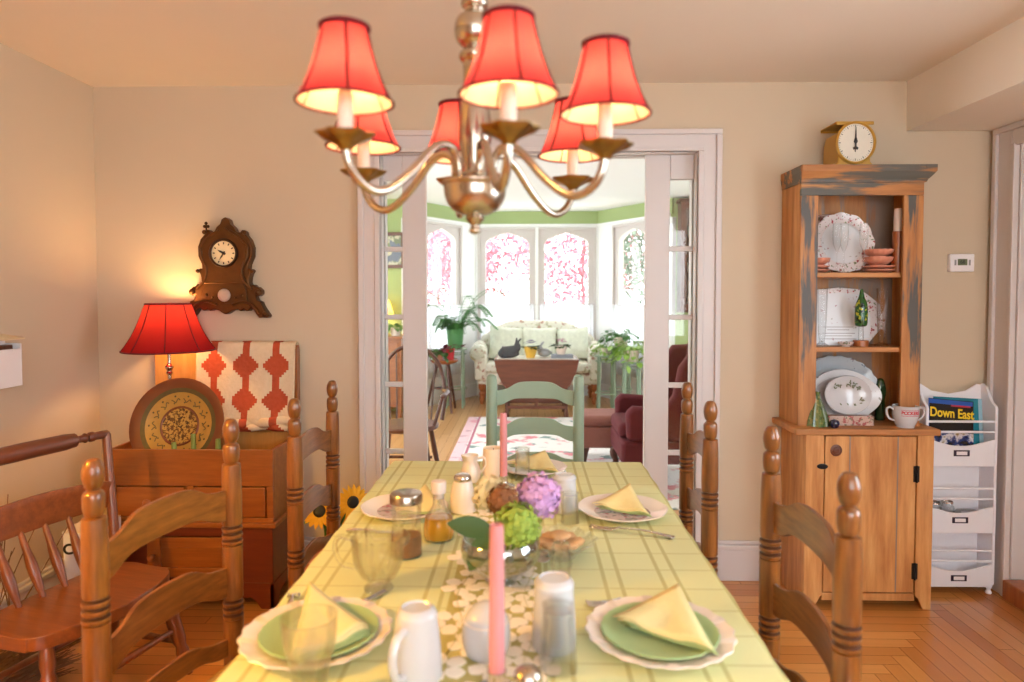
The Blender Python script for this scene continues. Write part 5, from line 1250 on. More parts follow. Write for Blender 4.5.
def knife(label, p, q, z=TT):
    P_, Q_ = Vector((*p, 0)), Vector((*q, 0)); d = Q_ - P_; L = d.length; t = thing('table_knife', label, 'knife', (p[0], p[1], z), math.atan2(d.y, d.x), 'silver table knives')
    b = mb(); o = []
    for k in range(13):
        v = k / 12; o.append((L * 0.56 * v, 0.009 - 0.004 * max(0, (0.25 - v) / 0.25)))
    b.prism([(x_, -0.006) for x_, y_ in o] + [(x_, y_) for x_, y_ in reversed(o)], 0.002, 0.0038, 'xy'); b.build('blade', 'silver', t, smooth=0)
    mb().tube([(L * (0.55 + 0.45 * k / 8), 0, 0.005) for k in range(9)], [0.004, 0.005, 0.006, 0.006, 0.0065, 0.007, 0.0075, 0.0075, 0.005], 10, flat=0.6).build('handle', 'silver', t); return t

# the two near places
NL, NR, FL, FR, FE = (-0.383, 1.215), (0.241, 1.232), (-0.355, 1.945), (0.272, 1.945), (0.02, 2.40)
plate('scalloped white dinner plate at the near left place under a green glass plate', *NL, 0.134, ('china_warm', 'china_warm'))
glass_plate('green glass plate at the near left place behind the empty tumbler', NL[0] + 0.005, NL[1], 0.106, TT + 0.0085)
napkin('folded yellow napkin on the near left green glass plate', NL[0], NL[1], TT + 0.019, [(-0.05, 0.115), (0.095, -0.005), (-0.01, -0.115)], 0.02)
plate('scalloped white dinner plate at the near right place under a green glass plate', *NR, 0.134, ('china_warm', 'china'))
glass_plate('green glass plate at the near right place beside the white upturned mug', NR[0], NR[1] - 0.002, 0.106, TT + 0.0085)
napkin('folded yellow napkin on the near right green glass plate', NR[0], NR[1], TT + 0.019, [(0.062, 0.125), (-0.082, 0.02), (0.07, -0.085)], 0.012)
# the far places
plate('white plate with a pink rim at the far right place', *FR, 0.128, ('china_warm', 'rose_block'), scal=(8, 0.012))
napkin('folded yellow napkin on the pink-rimmed plate at the far right place', FR[0], FR[1], TT + 0.010, [(0.035, 0.085), (-0.085, 0.02), (0.062, -0.055)], 0.035)
plate('white plate with a pink rim at the far left place behind the sugar shaker', *FL, 0.125, ('china_warm', 'rose_block'), scal=(8, 0.012))
napkin('folded yellow napkin on the far left plate between the shaker jar and the oil bottle', FL[0] + 0.03, FL[1], TT + 0.010, [(0.02, 0.08), (-0.05, -0.05), (0.09, -0.03)], 0.03)
plate('white plate at the far head of the table before the green chair', *FE, 0.12, ('china_warm', 'sprig'), scal=(12, 0.012))
napkin('folded yellow napkin on the plate before the green chair', FE[0], FE[1], TT + 0.010, [(0.045, 0.055), (-0.105, 0.04), (0.085, -0.075)], 0.035)
fork('silver fork lying in front of the far right plate', (0.170, 1.825), (0.378, 1.745))
knife('silver knife lying in front of the far left plate', (-0.30, 1.768), (-0.478, 1.775))
fork('silver fork behind the near right plate', (0.12, 1.362), (0.31, 1.385))
knife('silver knife behind the near left plate', (-0.30, 1.42), (-0.375, 1.31))
fork('silver fork at the table edge left of the near left plate', (-0.487, 1.395), (-0.475, 1.335))
knife('silver knife beside the plate before the green chair', (0.135, 2.33), (0.125, 2.48))

# upturned mugs
def upturned_mug(label, x, y, rb, rt, h, ha, group='white mugs turned upside down', handle=True):
    t = thing('mug', label, 'mug', (x, y, TT), ha, group)
    pr = [(rb - 0.004, 0.0), (rb, 0.001), (rb, 0.006)] + smooth_prof([(rb * 1.0, 0.01), (rb * 0.93 + rt * 0.05, h * 0.4), (rb * 0.5 + rt * 0.5, h * 0.80), (rt + 0.005, h - 0.010), (rt, h - 0.003), (rt - 0.004, h)], 3) + [(rt - 0.006, h - 0.003), (0, h - 0.004)]
    mb().lathe(pr, (0, 0, 0), 36).build('body', 'china', t)
    if handle: mb().tube(smooth_path([(rb * 0.9, 0, h * 0.80), (rb * 1.35, 0, h * 0.74), (rb * 1.62, 0, h * 0.5), (rb * 1.42, 0, h * 0.22), (rb * 0.97, 0, h * 0.16)], 6), 0.0062, 10, flat=1.3).build('handle', 'china', t)
    return t
upturned_mug('tall white mug turned upside down beside the near left plate', -0.182, 1.103, 0.0415, 0.028, 0.117, R(-115))
upturned_mug('white mug turned upside down behind the near right glass', 0.048, 1.205, 0.0395, 0.031, 0.125, R(75))
upturned_mug('white mug turned upside down behind the far upturned glass right of the flowers', 0.108, 1.965, 0.036, 0.029, 0.108, R(75))
# drinking glasses
def tumbler(label, x, y, rr_, rb, h, up=True, group='clear tumblers on the table'):
    t = thing('tumbler', label, 'glass', (x, y, TT), 0, group)
    pr = smooth_prof([(0, 0.0), (rb, 0.0), (rb * 1.03, 0.004), (rb * 1.05, h * 0.25), (rr_ * 0.93, h * 0.7), (rr_, h - 0.001), (rr_ - 0.001, h), (rr_ - 0.0022, h - 0.002), (rr_ * 0.9, h * 0.68), (rb * 0.95, h * 0.25), (rb * 0.9, h * 0.09), (0, h * 0.08)], 3)
    if not up: pr = [(r_, h - z_) for r_, z_ in pr]
    mb().lathe(pr, (0, 0, 0), 32).build('body', 'glass_cut', t); return t
tumbler('clear flared tumbler standing upright in front of the near left plate', -0.338, 1.035, 0.043, 0.026, 0.130)
tumbler('clear glass turned upside down in front of the white mug beside the near right plate', 0.052, 1.135, 0.033, 0.026, 0.108, False)
tumbler('clear glass turned upside down in front of the far right upturned mug', 0.118, 1.875, 0.026, 0.022, 0.082, False)
tumbler('clear glass turned upside down before the far napkin and green chair', -0.017, 2.30, 0.028, 0.024, 0.108, False)
# pink taper candles
def taper(label, x, y, h, r, hold):
    t = thing('taper_candle', label, 'candle', (x, y, TT), 0, 'pink taper candles')
    mb().lathe(smooth_prof([(0, 0.012), (r, 0.012), (r, h * 0.6), (r * 0.94, h - 0.008), (r * 0.6, h - 0.001), (0, h)], 3), (0, 0, 0), 20).build('wax', 'pink_wax', t)
    mb().tube([(0, 0, h - 0.003), (0.001, 0, h + 0.006)], 0.0009, 5).build('wick', 'black', t)
    mb().lathe(smooth_prof([(0, 0), (0.034, 0.0), (0.036, 0.004), (0.02, 0.010), (0.0145, 0.018), (0.0155, 0.034), (0.0142, 0.036), (0.0128, 0.034)], 3), (0, 0, 0), 24).build('holder', hold, t); return t
taper('pink taper candle in front of the flower bowl nearest the camera', -0.048, 1.06, 0.268, 0.0118, 'silver')
taper('pink taper candle behind the flower bowl near the green chair', -0.078, 2.215, 0.24, 0.0118, 'silver')
t = thing('pillar_candle', 'cream pillar candle left of the far pink taper', 'candle', (-0.116, 2.295, TT))
mb().lathe(smooth_prof([(0, 0), (0.034, 0), (0.034, 0.10), (0.031, 0.106), (0.024, 0.103), (0, 0.098)], 3), (0, 0, 0), 28).build('wax', 'cream_wax', t); mb().tube([(0, 0, 0.097), (0.001, 0, 0.108)], 0.001, 5).build('wick', 'black', t)
# white egg-shaped jug behind the near taper
t = thing('egg_jar', 'white egg-shaped china jar left of the near pink taper', 'jar', (-0.072, 1.175, TT))
mb().lathe(smooth_prof([(0, 0), (0.03, 0.0), (0.038, 0.011), (0.043, 0.034), (0.040, 0.060), (0.028, 0.081), (0.012, 0.091), (0, 0.093)], 4), (0, 0, 0), 32).build('body', 'china', t)
mb().lathe([(0.0385, 0.0605), (0.0402, 0.061), (0.0399, 0.063), (0.038, 0.0632)], (0, 0, 0), 32).build('lid_seam', 'china_warm', t)
t = thing('metal_shaker', 'small shaker with a domed metal top at the near edge of the picture', 'shaker', (0.001, 1.0, TT))
mb().lathe(smooth_prof([(0, 0), (0.022, 0), (0.023, 0.02), (0.019, 0.05), (0, 0.05)], 3), (0, 0, 0), 24).build('body', 'glass_cut', t)
mb().lathe(smooth_prof([(0.020, 0.046), (0.0215, 0.05), (0.0215, 0.062), (0.016, 0.072), (0.006, 0.077), (0, 0.077)], 3), (0, 0, 0), 24).build('cap', 'nickel', t)
# cut glass shaker and ruffled dish
t = thing('crystal_shaker', 'faceted clear crystal shaker behind the white mug at the near right', 'shaker', (0.072, 1.43, TT))
mb().lathe([(0, 0), (0.025, 0), (0.026, 0.01), (0.019, 0.04), (0.024, 0.06), (0.018, 0.08), (0.021, 0.095), (0.017, 0.104), (0, 0.106)], (0, 0, 0), 8).build('body', 'glass_cut', t, smooth=0)
mb().lathe([(0, 0.002), (0.018, 0.004), (0.013, 0.04), (0, 0.045)], (0, 0, 0), 12).build('salt', 'frost', t)
t = thing('ruffled_dish', 'ruffled clear glass dish of beige biscuits right of the flower bowl', 'dish', (0.078, 1.625, TT))
mb().lathe(smooth_prof([(0, 0.004), (0.035, 0.0), (0.04, 0.006), (0.06, 0.025), (0.084, 0.042), (0.083, 0.044), (0.058, 0.028), (0.036, 0.01), (0, 0.009)], 3), (0, 0, 0), 96, lambda a, r, z: 1 + 0.07 * math.cos(12 * a) * max(0, (r - 0.04) / 0.044)).build('body', 'glass_cut', t)
rn = random.Random(21)
for k in range(7):
    a = k * 2 * PI / 6; r_ = 0.036 if k < 6 else 0
    o = mb().lathe(smooth_prof([(0, 0), (0.022, 0), (0.025, 0.005), (0.02, 0.011), (0, 0.013)], 2), (0, 0, 0), 18, lambda q, r, z: 1 + 0.05 * math.cos(9 * q)).build('biscuit', plain('biscuit', C(206, 164, 116), 0.8, var=0.2, scale=60) if k == 0 else bpy.data.materials['biscuit'], loc=(0.078 + r_ * math.cos(a), 1.625 + r_ * math.sin(a), TT + (0.028 if k < 6 else 0.046)), rot=(0.25 * math.sin(a), -0.25 * math.cos(a) if k < 6 else 0, 0))
    tag(o, ('beige biscuit in the outer ring in the ruffled glass dish' if k < 6 else 'topmost beige biscuit on the heap in the ruffled glass dish'), 'biscuit', 'beige biscuits in the ruffled dish')
# oil bottle
t = thing('oil_bottle', 'small glass bottle of amber syrup with a pale stopper', 'bottle', (-0.228, 1.735, TT))
bp = smooth_prof([(0, 0.0), (0.034, 0), (0.0395, 0.006), (0.0405, 0.03), (0.036, 0.055), (0.022, 0.078), (0.0155, 0.09), (0.0155, 0.115), (0.018, 0.118)], 4)
mb().lathe(bp, (0, 0, 0), 30).build('body', 'glass_cut', t)
mb().lathe(smooth_prof([(0, 0.004), (0.033, 0.004), (0.038, 0.01), (0.039, 0.03), (0.035, 0.052), (0.032, 0.058), (0, 0.058)], 3), (0, 0, 0), 30).build('syrup', 'amber', t)
mb().lathe(smooth_prof([(0, 0.105), (0.013, 0.105), (0.013, 0.118), (0.0185, 0.12), (0.0195, 0.146), (0.016, 0.15), (0, 0.151)], 3), (0, 0, 0), 22).build('stopper', 'frost', t)
# sugar shaker jar with metal lid
t = thing('shaker_jar', 'tall glass jar with a flat metal lid left of the syrup bottle', 'jar', (-0.292, 1.625, TT))
mb().lathe(smooth_prof([(0, 0), (0.034, 0), (0.037, 0.006), (0.037, 0.05), (0.034, 0.07), (0.0355, 0.10), (0.037, 0.132)], 4), (0, 0, 0), 32, lambda a, r, z: 1 + 0.015 * math.cos(10 * a)).build('body', 'glass_cut', t)
mb().lathe([(0.0365, 0.128), (0.0395, 0.129), (0.0395, 0.146), (0.037, 0.151), (0.030, 0.1535), (0, 0.1535)], (0, 0, 0), 32).build('lid', 'nickel', t)
mb().lathe(smooth_prof([(0, 0.003), (0.033, 0.003), (0.0345, 0.01), (0.034, 0.05), (0, 0.052)], 2), (0, 0, 0), 26).build('contents', plain('brown_sugar', C(150, 110, 70), 0.9, var=0.3, scale=120), t)
# cut-glass sugar bowl with a handle
t = thing('cut_glass_jug', 'cut-glass jug with a looped handle behind the near left plate', 'jug', (-0.318, 1.435, TT))
mb().lathe(smooth_prof([(0, 0.003), (0.028, 0.0), (0.031, 0.004), (0.024, 0.014), (0.036, 0.03), (0.050, 0.06), (0.053, 0.09), (0.056, 0.114), (0.054, 0.114), (0.050, 0.088), (0.046, 0.06), (0.03, 0.03), (0, 0.024)], 3), (0, 0, 0), 72, lambda a, r, z: 1 + (0.05 * math.cos(9 * a) if z > 0.02 else 0) + (0.22 * max(0, math.cos(a - 0.2)) ** 12 if z > 0.095 else 0)).build('body', 'glass_cut', t, smooth=60)
mb().tube(smooth_path([(-0.050, 0, 0.104), (-0.082, 0, 0.112), (-0.094, 0, 0.09), (-0.080, 0, 0.055), (-0.046, 0, 0.045)], 6), 0.0052, 10).build('handle', 'glass_cut', t)
# white china at the far end
t = thing('sugar_shaker', 'white china sugar shaker with a metal cap behind the syrup bottle', 'shaker', (-0.188, 1.96, TT))
mb().lathe(smooth_prof([(0, 0), (0.033, 0), (0.036, 0.01), (0.035, 0.05), (0.028, 0.082), (0.023, 0.09), (0, 0.09)], 3), (0, 0, 0), 26).build('body', 'china_warm', t)
mb().lathe(smooth_prof([(0.0235, 0.087), (0.025, 0.09), (0.025, 0.10), (0.018, 0.108), (0, 0.111)], 3), (0, 0, 0), 24).build('cap', 'silver', t)
t = thing('milk_jug', 'small white china jug left of the cream pillar candle', 'jug', (-0.19, 2.27, TT))
mb().lathe(smooth_prof([(0, 0.002), (0.026, 0), (0.031, 0.01), (0.034, 0.03), (0.028, 0.055), (0.022, 0.07), (0.026, 0.088), (0.024, 0.088), (0.02, 0.07), (0.026, 0.05), (0.03, 0.03), (0, 0.008)], 3), (0, 0, 0), 36, lambda a, r, z: 1 + (0.25 * max(0, math.cos(a - PI)) ** 10 if z > 0.07 else 0)).build('body', 'china_warm', t)
mb().tube(smooth_path([(0.022, 0, 0.078), (0.044, 0, 0.08), (0.05, 0, 0.055), (0.032, 0, 0.03)], 6), 0.0045, 8).build('handle', 'china_warm', t)

# flower bowl
BX, BY = -0.058, 1.475
t = thing('flower_bowl', 'round glass bowl holding hydrangeas in the middle of the table', 'bowl', (BX, BY, TT))
mb().lathe(smooth_prof([(0, 0.004), (0.03, 0.0), (0.034, 0.005), (0.022, 0.014), (0.055, 0.028), (0.083, 0.055), (0.088, 0.08), (0.083, 0.098), (0.081, 0.098), (0.085, 0.08), (0.079, 0.055), (0.05, 0.031), (0, 0.022)], 3), (0, 0, 0), 44).build('body', 'glass_bowl', t)
mb().lathe([(0, 0.026), (0.05, 0.034), (0.074, 0.055), (0.079, 0.068), (0, 0.068)], (0, 0, 0), 36).build('water', 'pane', t)
def hydrangea(label, x, y, z, r, m, n_, seed, floret=0.012, base=(0, 0, 0.06)):
    rn = random.Random(seed); t = thing('hydrangea', label, 'flower', (BX, BY, TT), 0, 'hydrangea heads in the glass bowl')
    p0 = Vector((x * 0.15, y * 0.15, 0.035)); p1 = Vector((x, y, z))
    mb().tube(smooth_path([p0, (p0 + p1) / 2 + Vector((0, 0, 0.02)), p1 - Vector((0, 0, r * 0.3))], 6), 0.003, 6).build('stalk', 'leaf_lime', t)
    b = mb(); b.ball((x, y, z), r * 0.66, 14, 10)
    g_ = PI * (3 - math.sqrt(5))
    for k in range(n_):
        zz = 1 - 1.85 * k / n_; rr_ = math.sqrt(max(0, 1 - zz * zz)); a = k * g_
        d = Vector((rr_ * math.cos(a), rr_ * math.sin(a), zz)) + Vector((rn.uniform(-.12, .12), rn.uniform(-.12, .12), rn.uniform(-.12, .12))); d.normalize()
        c = Vector((x, y, z)) + d * r * rn.uniform(0.72, 1.08); q = d.to_track_quat('Z', 'Y').to_matrix(); sp = rn.uniform(0, 1.5)
        for h in range(4):
            a2 = sp + h * PI / 2; e1 = q @ Vector((math.cos(a2), math.sin(a2), rn.uniform(-0.35, 0.5))); e2 = q @ Vector((-math.sin(a2), math.cos(a2), 0.0))
            L_ = floret * rn.uniform(0.85, 1.15)
            b.add([tuple(c), tuple(c + e1 * L_ * 0.6 - e2 * L_ * 0.5), tuple(c + e1 * L_ * 1.08), tuple(c + e1 * L_ * 0.6 + e2 * L_ * 0.5)], [(0, 1, 2, 3)])
    b.build('flower_head', m, t, smooth=0); return t
hydrangea('green hydrangea head at the front of the glass bowl', 0.038, -0.045, 0.140, 0.047, 'green_petal', 360, 1, 0.0075)
hydrangea('purple hydrangea head at the right of the flower bowl', 0.084, 0.055, 0.172, 0.050, 'purple_petal', 230, 2, 0.0105)
hydrangea('brown dried hydrangea head behind the green one', 0.005, 0.02, 0.172, 0.036, 'brown_petal', 240, 3, 0.0065)
hydrangea('cream hydrangea head at the back left of the flower bowl', -0.025, 0.085, 0.166, 0.042, 'cream_petal', 240, 4, 0.008)
t = thing('leaf_sprig', 'sprig of large dark green leaves at the left of the flower bowl', 'leaves', (BX, BY, TT))
b = mb(); b.leaf((-0.015, -0.02, 0.118), (-0.85, -0.15, 0.22), (0, -0.85, 0.5), 0.10, 0.046, 0.10, 8); b.build('leaf', 'leaf_dark', t, smooth=60)
b = mb(); b.leaf((-0.02, -0.03, 0.115), (-0.45, -0.4, -0.6), (-0.3, -0.85, 0.3), 0.085, 0.05, 0.1, 8); b.build('leaf', 'leaf_dark', t, smooth=60)
b = mb(); b.leaf((0.0, 0.0, 0.11), (0.6, -0.55, -0.1), (0, 0, 1), 0.08, 0.045, 0.2, 8); b.build('leaf', 'leaf_dark', t, smooth=60)
mb().tube(smooth_path([(0.0, 0.0, 0.035), (-0.005, -0.01, 0.08), (-0.015, -0.02, 0.118)], 5), 0.003, 6).build('stem', 'leaf', t)

# ================================================================== LIVING ROOM
# rug
o = mb().box(-0.98, 1.9, 4.35, 7.55, 0, 0.010).build('rug', 'rug', loc=(0.33, 0, 0.0005)); tag(o, 'pale floral rug on the living room floor', 'rug')
# chintz sofa in the bay
SX = 0.13
t = thing('sofa', 'cream floral chintz sofa with rolled arms standing in the bay window', 'sofa', (SX, 8.455, 0))
sw = 0.77
b = mb().box(-sw + 0.02, sw - 0.02, 0.03, 0.62, 0.24, 0.40); b.build('base', 'sofa', t, bevel=0.03, seg=4)
mb().box(-sw + 0.12, sw - 0.12, -0.02, 0.55, 0.395, 0.52).build('seat_cushion', 'sofa', t, bevel=0.045, seg=5)
bo = [(-sw + 0.02, 0.40), (sw - 0.02, 0.40)] + [(sw - 0.02 - (2 * sw - 0.04) * k / 24, 0.83 + 0.22 * math.sin(PI * k / 24) ** 0.9 - 0.02 * math.cos(4 * PI * k / 24)) for k in range(25)]
mb().prism(bo, 0.52, 0.70).build('backrest', 'sofa', t, bevel=0.05, seg=5)
for s in (-1, 1):
    a_ = mb().box(min(s * (sw - 0.13), s * (sw + 0.02)), max(s * (sw - 0.13), s * (sw + 0.02)), 0.0, 0.6, 0.30, 0.62).build('arm', 'sofa', t, bevel=0.03, seg=4)
    mb().tube([(s * (sw - 0.02), -0.01, 0.635), (s * (sw - 0.02), 0.6, 0.66)], 0.105, 24).build('arm_roll', 'sofa', a_, bevel=0.02, seg=3)
    b = mb(); b.tube([(s * (sw - 0.02) + 0.085 * (1 - k / 40) * math.cos(k * 0.42), -0.018, 0.635 + 0.085 * (1 - k / 40) * math.sin(k * 0.42)) for k in range(36)], 0.006, 6); b.build('scroll', 'fabric_green', a_)
lp = smooth_prof([(0, 0), (0.018, 0.0), (0.022, 0.02), (0.028, 0.03), (0.024, 0.045), (0.034, 0.07), (0.026, 0.10), (0.038, 0.13), (0.024, 0.165), (0.04, 0.19), (0.044, 0.25), (0, 0.25)], 3)
for x_, y_ in ((-0.70, 0.05), (0.70, 0.05), (-0.70, 0.6), (0.70, 0.6)): mb().lathe(lp, (x_, y_, 0), 18).build('leg', 'orange_wood', t)
def cushion(label, x, y, z, w_, h_, rot):
    b = mb(); n_ = 14
    for s in (-1, 1):
        b.grid(lambda u, v: ((u - 0.5) * w_ * (1 - 0.10 * (2 * v - 1) ** 2 * (1 - (2 * u - 1) ** 2)) * (0.92 + 0.08 * abs(2 * v - 1)), s * 0.075 * (max(0, (1 - (2 * u - 1) ** 4)) * max(0, (1 - (2 * v - 1) ** 4))) ** 0.6, (v - 0.5) * h_ * (0.92 + 0.08 * abs(2 * u - 1))), n_, n_)
    o = b.build('cushion', 'fabric_green', loc=(x, y, z), rot=rot); return tag(o, label, 'cushion', 'cushions on the chintz sofa')
cushion('sage green cushion at the left end of the chintz sofa', SX - 0.40, 8.845, 0.745, 0.46, 0.44, (R(-16), R(5), R(8)))
cushion('sage green cushion at the right end of the chintz sofa', SX + 0.46, 8.845, 0.735, 0.42, 0.42, (R(-16), R(-6), R(-10)))
cushion('pale cushion in the middle of the chintz sofa', SX + 0.02, 8.865, 0.74, 0.46, 0.42, (R(-14), 0, 0))
# drop-leaf table
t = thing('drop_leaf_table', 'brown drop-leaf table with its front leaf hanging, in front of the sofa', 'table', (0.10, 7.52, 0))
mb().box(-0.47, 0.47, 0.0, 0.52, 0.635, 0.655).build('tabletop', 'mahog', t, bevel=0.006)
mb().prism([(-0.47, 0.65), (0.47, 0.65), (0.46, 0.62), (0.44, 0.52), (0.37, 0.37), (0.33, 0.335), (-0.33, 0.335), (-0.37, 0.37), (-0.44, 0.52), (-0.46, 0.62)], -0.022, -0.004).build('drop_leaf', 'mahog', t, bevel=0.003)
mb().prism([(-0.47, 0.65), (0.47, 0.65), (0.44, 0.52), (0.33, 0.335), (-0.33, 0.335), (-0.44, 0.52)], 0.524, 0.542).build('drop_leaf', 'mahog', t, bevel=0.003)
for s in (-1, 1):
    for y_ in (0.06, 0.46):
        mb().lathe(smooth_prof([(0, 0), (0.024, 0), (0.026, 0.05), (0.018, 0.12), (0.026, 0.2), (0.018, 0.3), (0.028, 0.4), (0.02, 0.5), (0.028, 0.56), (0.028, 0.635), (0, 0.635)], 2), (s * 0.33, y_, 0), 14).build('leg', 'mahog_z', t)
b = mb(); 
for y_ in (0.06, 0.46): b.box(-0.33, 0.33, y_ - 0.015, y_ + 0.015, 0.10, 0.135).box(-0.33, 0.33, y_ - 0.012, y_ + 0.012, 0.19, 0.215)
for s in (-1, 1): b.box(s * 0.33 - 0.015, s * 0.33 + 0.015, 0.06, 0.46, 0.10, 0.135)
b.box(-0.02, 0.02, 0.04, 0.08, 0.135, 0.63)
b.build('stretchers', 'mahog', t, smooth=0)
o = mb().box(-0.44, 0.44, 0.03, 0.49, 0, 0.004).build('table_mat', 'china_warm', loc=(0.10, 7.52, 0.6555)); tag(o, 'pale cloth lying on top of the drop-leaf table', 'cloth')
# dark rabbit figurine
ZT = 0.660
t = thing('rabbit_figurine', 'dark grey rabbit figurine lying on the drop-leaf table', 'figurine', (-0.21, 7.72, ZT))
M['rabbit'] = plain('dark_stone', C(58, 58, 62), 0.6, var=0.2)
me = bpy.data.meshes.new('body'); vs = [(0, 0, 0.065), (-0.09, 0, 0.05), (0.06, 0, 0.075), (0.10, 0, 0.12), (0.135, 0, 0.125), (0.095, 0.015, 0.17), (0.14, 0.03, 0.215), (0.085, -0.015, 0.17), (0.09, -0.03, 0.225), (-0.13, 0, 0.035), (0.10, 0.04, 0.025), (0.10, -0.04, 0.025), (-0.06, 0.05, 0.03), (-0.06, -0.05, 0.03)]
es = [(0, 1), (0, 2), (2, 3), (3, 4), (3, 5), (5, 6), (3, 7), (7, 8), (1, 9), (2, 10), (2, 11), (1, 12), (1, 13)]
me.from_pydata(vs, es, []); o = bpy.data.objects.new('body', me); COL.objects.link(o); o.parent = t
o.modifiers.new('skin', 'SKIN'); rads = [0.07, 0.075, 0.058, 0.042, 0.026, 0.016, 0.009, 0.016, 0.009, 0.022, 0.02, 0.02, 0.026, 0.026]
for v, r_ in zip(me.skin_vertices[0].data, rads): v.radius = (r_, r_)
me.skin_vertices[0].data[0].use_root = True
o.modifiers.new('sub', 'SUBSURF').levels = 2; me.materials.append(M['rabbit'])
# pots of violets
def violets(label, x, y, potm, z, pr, col, seed, pot_h=0.12, rp=0.075):
    rn = random.Random(seed); t = thing('violet_pot', label, 'potted plant', (x, y, z), 0, 'pots of violets on the drop-leaf table')
    mb().lathe(smooth_prof([(0, 0), (rp * 0.6, 0), (rp * 0.66, 0.01), (rp * 0.9, pot_h * 0.6), (rp, pot_h), (rp * 0.92, pot_h), (rp * 0.8, pot_h * 0.8), (0, pot_h * 0.78)], 2), (0, 0, 0), 24).build('pot', potm, t)
    b = mb()
    for k in range(26):
        a = rn.uniform(0, 2 * PI); r_ = rn.uniform(0.01, 0.05); b.leaf((r_ * math.cos(a), r_ * math.sin(a), pot_h * 0.9), (math.cos(a), math.sin(a), rn.uniform(-0.1, 0.7)), (0, 0, 1), rn.uniform(0.06, 0.11), 0.055, 0.3)
    b.build('leaves', 'leaf_dark', t, smooth=60)
    b = mb()
    for k in range(34):
        a = rn.uniform(0, 2 * PI); r_ = rn.uniform(0.0, 0.07); c = (r_ * math.cos(a), r_ * math.sin(a), pot_h + rn.uniform(0.04, 0.075)); a0 = rn.uniform(0, 1)
        for q in range(5): b.leaf(c, (math.cos(a0 + q * 1.257), math.sin(a0 + q * 1.257), 0.3), (0, 0, 1), 0.017, 0.014, 0.1, 2)
    b.build('flowers', col, t, smooth=0); return t
M['violet'] = plain('violet_petals', C(104, 76, 160), 0.7, var=0.2, scale=60); M['pinkviolet'] = plain('pink_violet_petals', C(196, 110, 160), 0.7, var=0.2, scale=60)
M['yellow_pot'] = plain('yellow_pot', C(204, 162, 62), 0.4)
violets('purple violet in a yellow pot on the drop-leaf table', 0.035, 7.70, 'yellow_pot', ZT, None, 'violet', 1)
o = mb().box(-0.125, 0.125, -0.085, 0.085, 0.0, 0.006).box(-0.122, 0.122, -0.082, 0.082, 0.006, 0.03).box(-0.125, 0.125, -0.085, 0.085, 0.03, 0.036).build('book', plain('grey_book', C(120, 124, 132), 0.6), loc=(0.39, 7.72, ZT), smooth=0); tag(o, 'grey book under the pink violet pot on the drop-leaf table', 'book')
violets('pink violet in a grey pot standing on the grey book', 0.38, 7.72, 'frost', ZT + 0.0365, None, 'pinkviolet', 2, 0.10, 0.07)
t = thing('rabbit_figurine', 'small pale grey rabbit figurine between the two violet pots', 'figurine', (0.19, 7.78, ZT))
mb().ball((0, 0, 0.05), (0.075, 0.05, 0.05), 16, 10).ball((-0.055, 0, 0.10), (0.04, 0.032, 0.034), 14, 8).tube([(-0.045, 0.012, 0.125), (-0.02, 0.018, 0.16), (0.0, 0.02, 0.175)], [0.012, 0.012, 0.004], 8).tube([(-0.045, -0.012, 0.125), (-0.02, -0.018, 0.16), (0.0, -0.02, 0.175)], [0.012, 0.012, 0.004], 8).ball((0.075, 0, 0.05), 0.018, 8, 6).build('body', plain('pale_stone', C(164, 166, 168), 0.7), t)
# plant stool at the left with potted plants
t = thing('plant_stool', 'round three-legged wooden stool at the left of the bay holding potted plants', 'stool', (-0.98, 8.0, 0))
mb().lathe(smooth_prof([(0, 0.555), (0.10, 0.558), (0.15, 0.58), (0.165, 0.60), (0.16, 0.612), (0.14, 0.606), (0, 0.604)], 3), (0, 0, 0), 30).build('seat', 'orange_wood', t)
for k in range(3):
    a = R(-60 + 120 * k); mb().tube([(0.08 * math.cos(a), 0.08 * math.sin(a), 0.565), (0.15 * math.cos(a), 0.15 * math.sin(a), 0.28), (0.215 * math.cos(a), 0.215 * math.sin(a), 0.0)], [0.018, 0.017, 0.013], 10).build('leg', 'mahog_z', t)
b = mb()
for k in range(3):
    a, c_ = R(-60 + 120 * k), R(60 + 120 * k); b.tube([(0.152 * math.cos(a), 0.152 * math.sin(a), 0.27), (0.152 * math.cos(c_), 0.152 * math.sin(c_), 0.27)], 0.009, 8)
b.build('stretchers', 'mahog_z', t)
def leafy(name, label, cat, loc, potm, rp, ph, n_, L, w_, seed, leafm, up=(0.0, 1.0), droop=0.4, group=None, pot_prof=None):
    rn = random.Random(seed); t = thing(name, label, cat, loc, 0, group)
    mb().lathe(smooth_prof(pot_prof or [(0, 0), (rp * 0.75, 0), (rp * 0.8, 0.01), (rp, ph * 0.9), (rp, ph), (rp * 0.9, ph), (rp * 0.85, ph * 0.85), (0, ph * 0.83)], 2), (0, 0, 0), 24).build('pot', potm, t)
    b = mb(); st = mb()
    for k in range(n_):
        a = rn.uniform(0, 2 * PI); e = rn.uniform(*up); d = Vector((math.cos(a), math.sin(a), e)).normalized(); l_ = L * rn.uniform(0.5, 1.0)
        p0 = Vector((0.3 * rp * math.cos(a), 0.3 * rp * math.sin(a), ph * 0.85)); p1 = p0 + d * l_; p1.z -= droop * l_ * rn.uniform(0.2, 1)
        m_ = (p0 + p1) / 2 + Vector((0, 0, 0.25 * l_)); st.tube(smooth_path([p0, m_, p1], 3), 0.0022, 5)
        b.leaf(p1, (math.cos(a + rn.uniform(-1, 1)), math.sin(a + rn.uniform(-1, 1)), rn.uniform(-0.9, 0.3)), (0, 0, 1), w_ * rn.uniform(1.0, 1.5), w_, 0.2)
    st.build('stems', leafm, t); b.build('leaves', leafm, t, smooth=60); return t
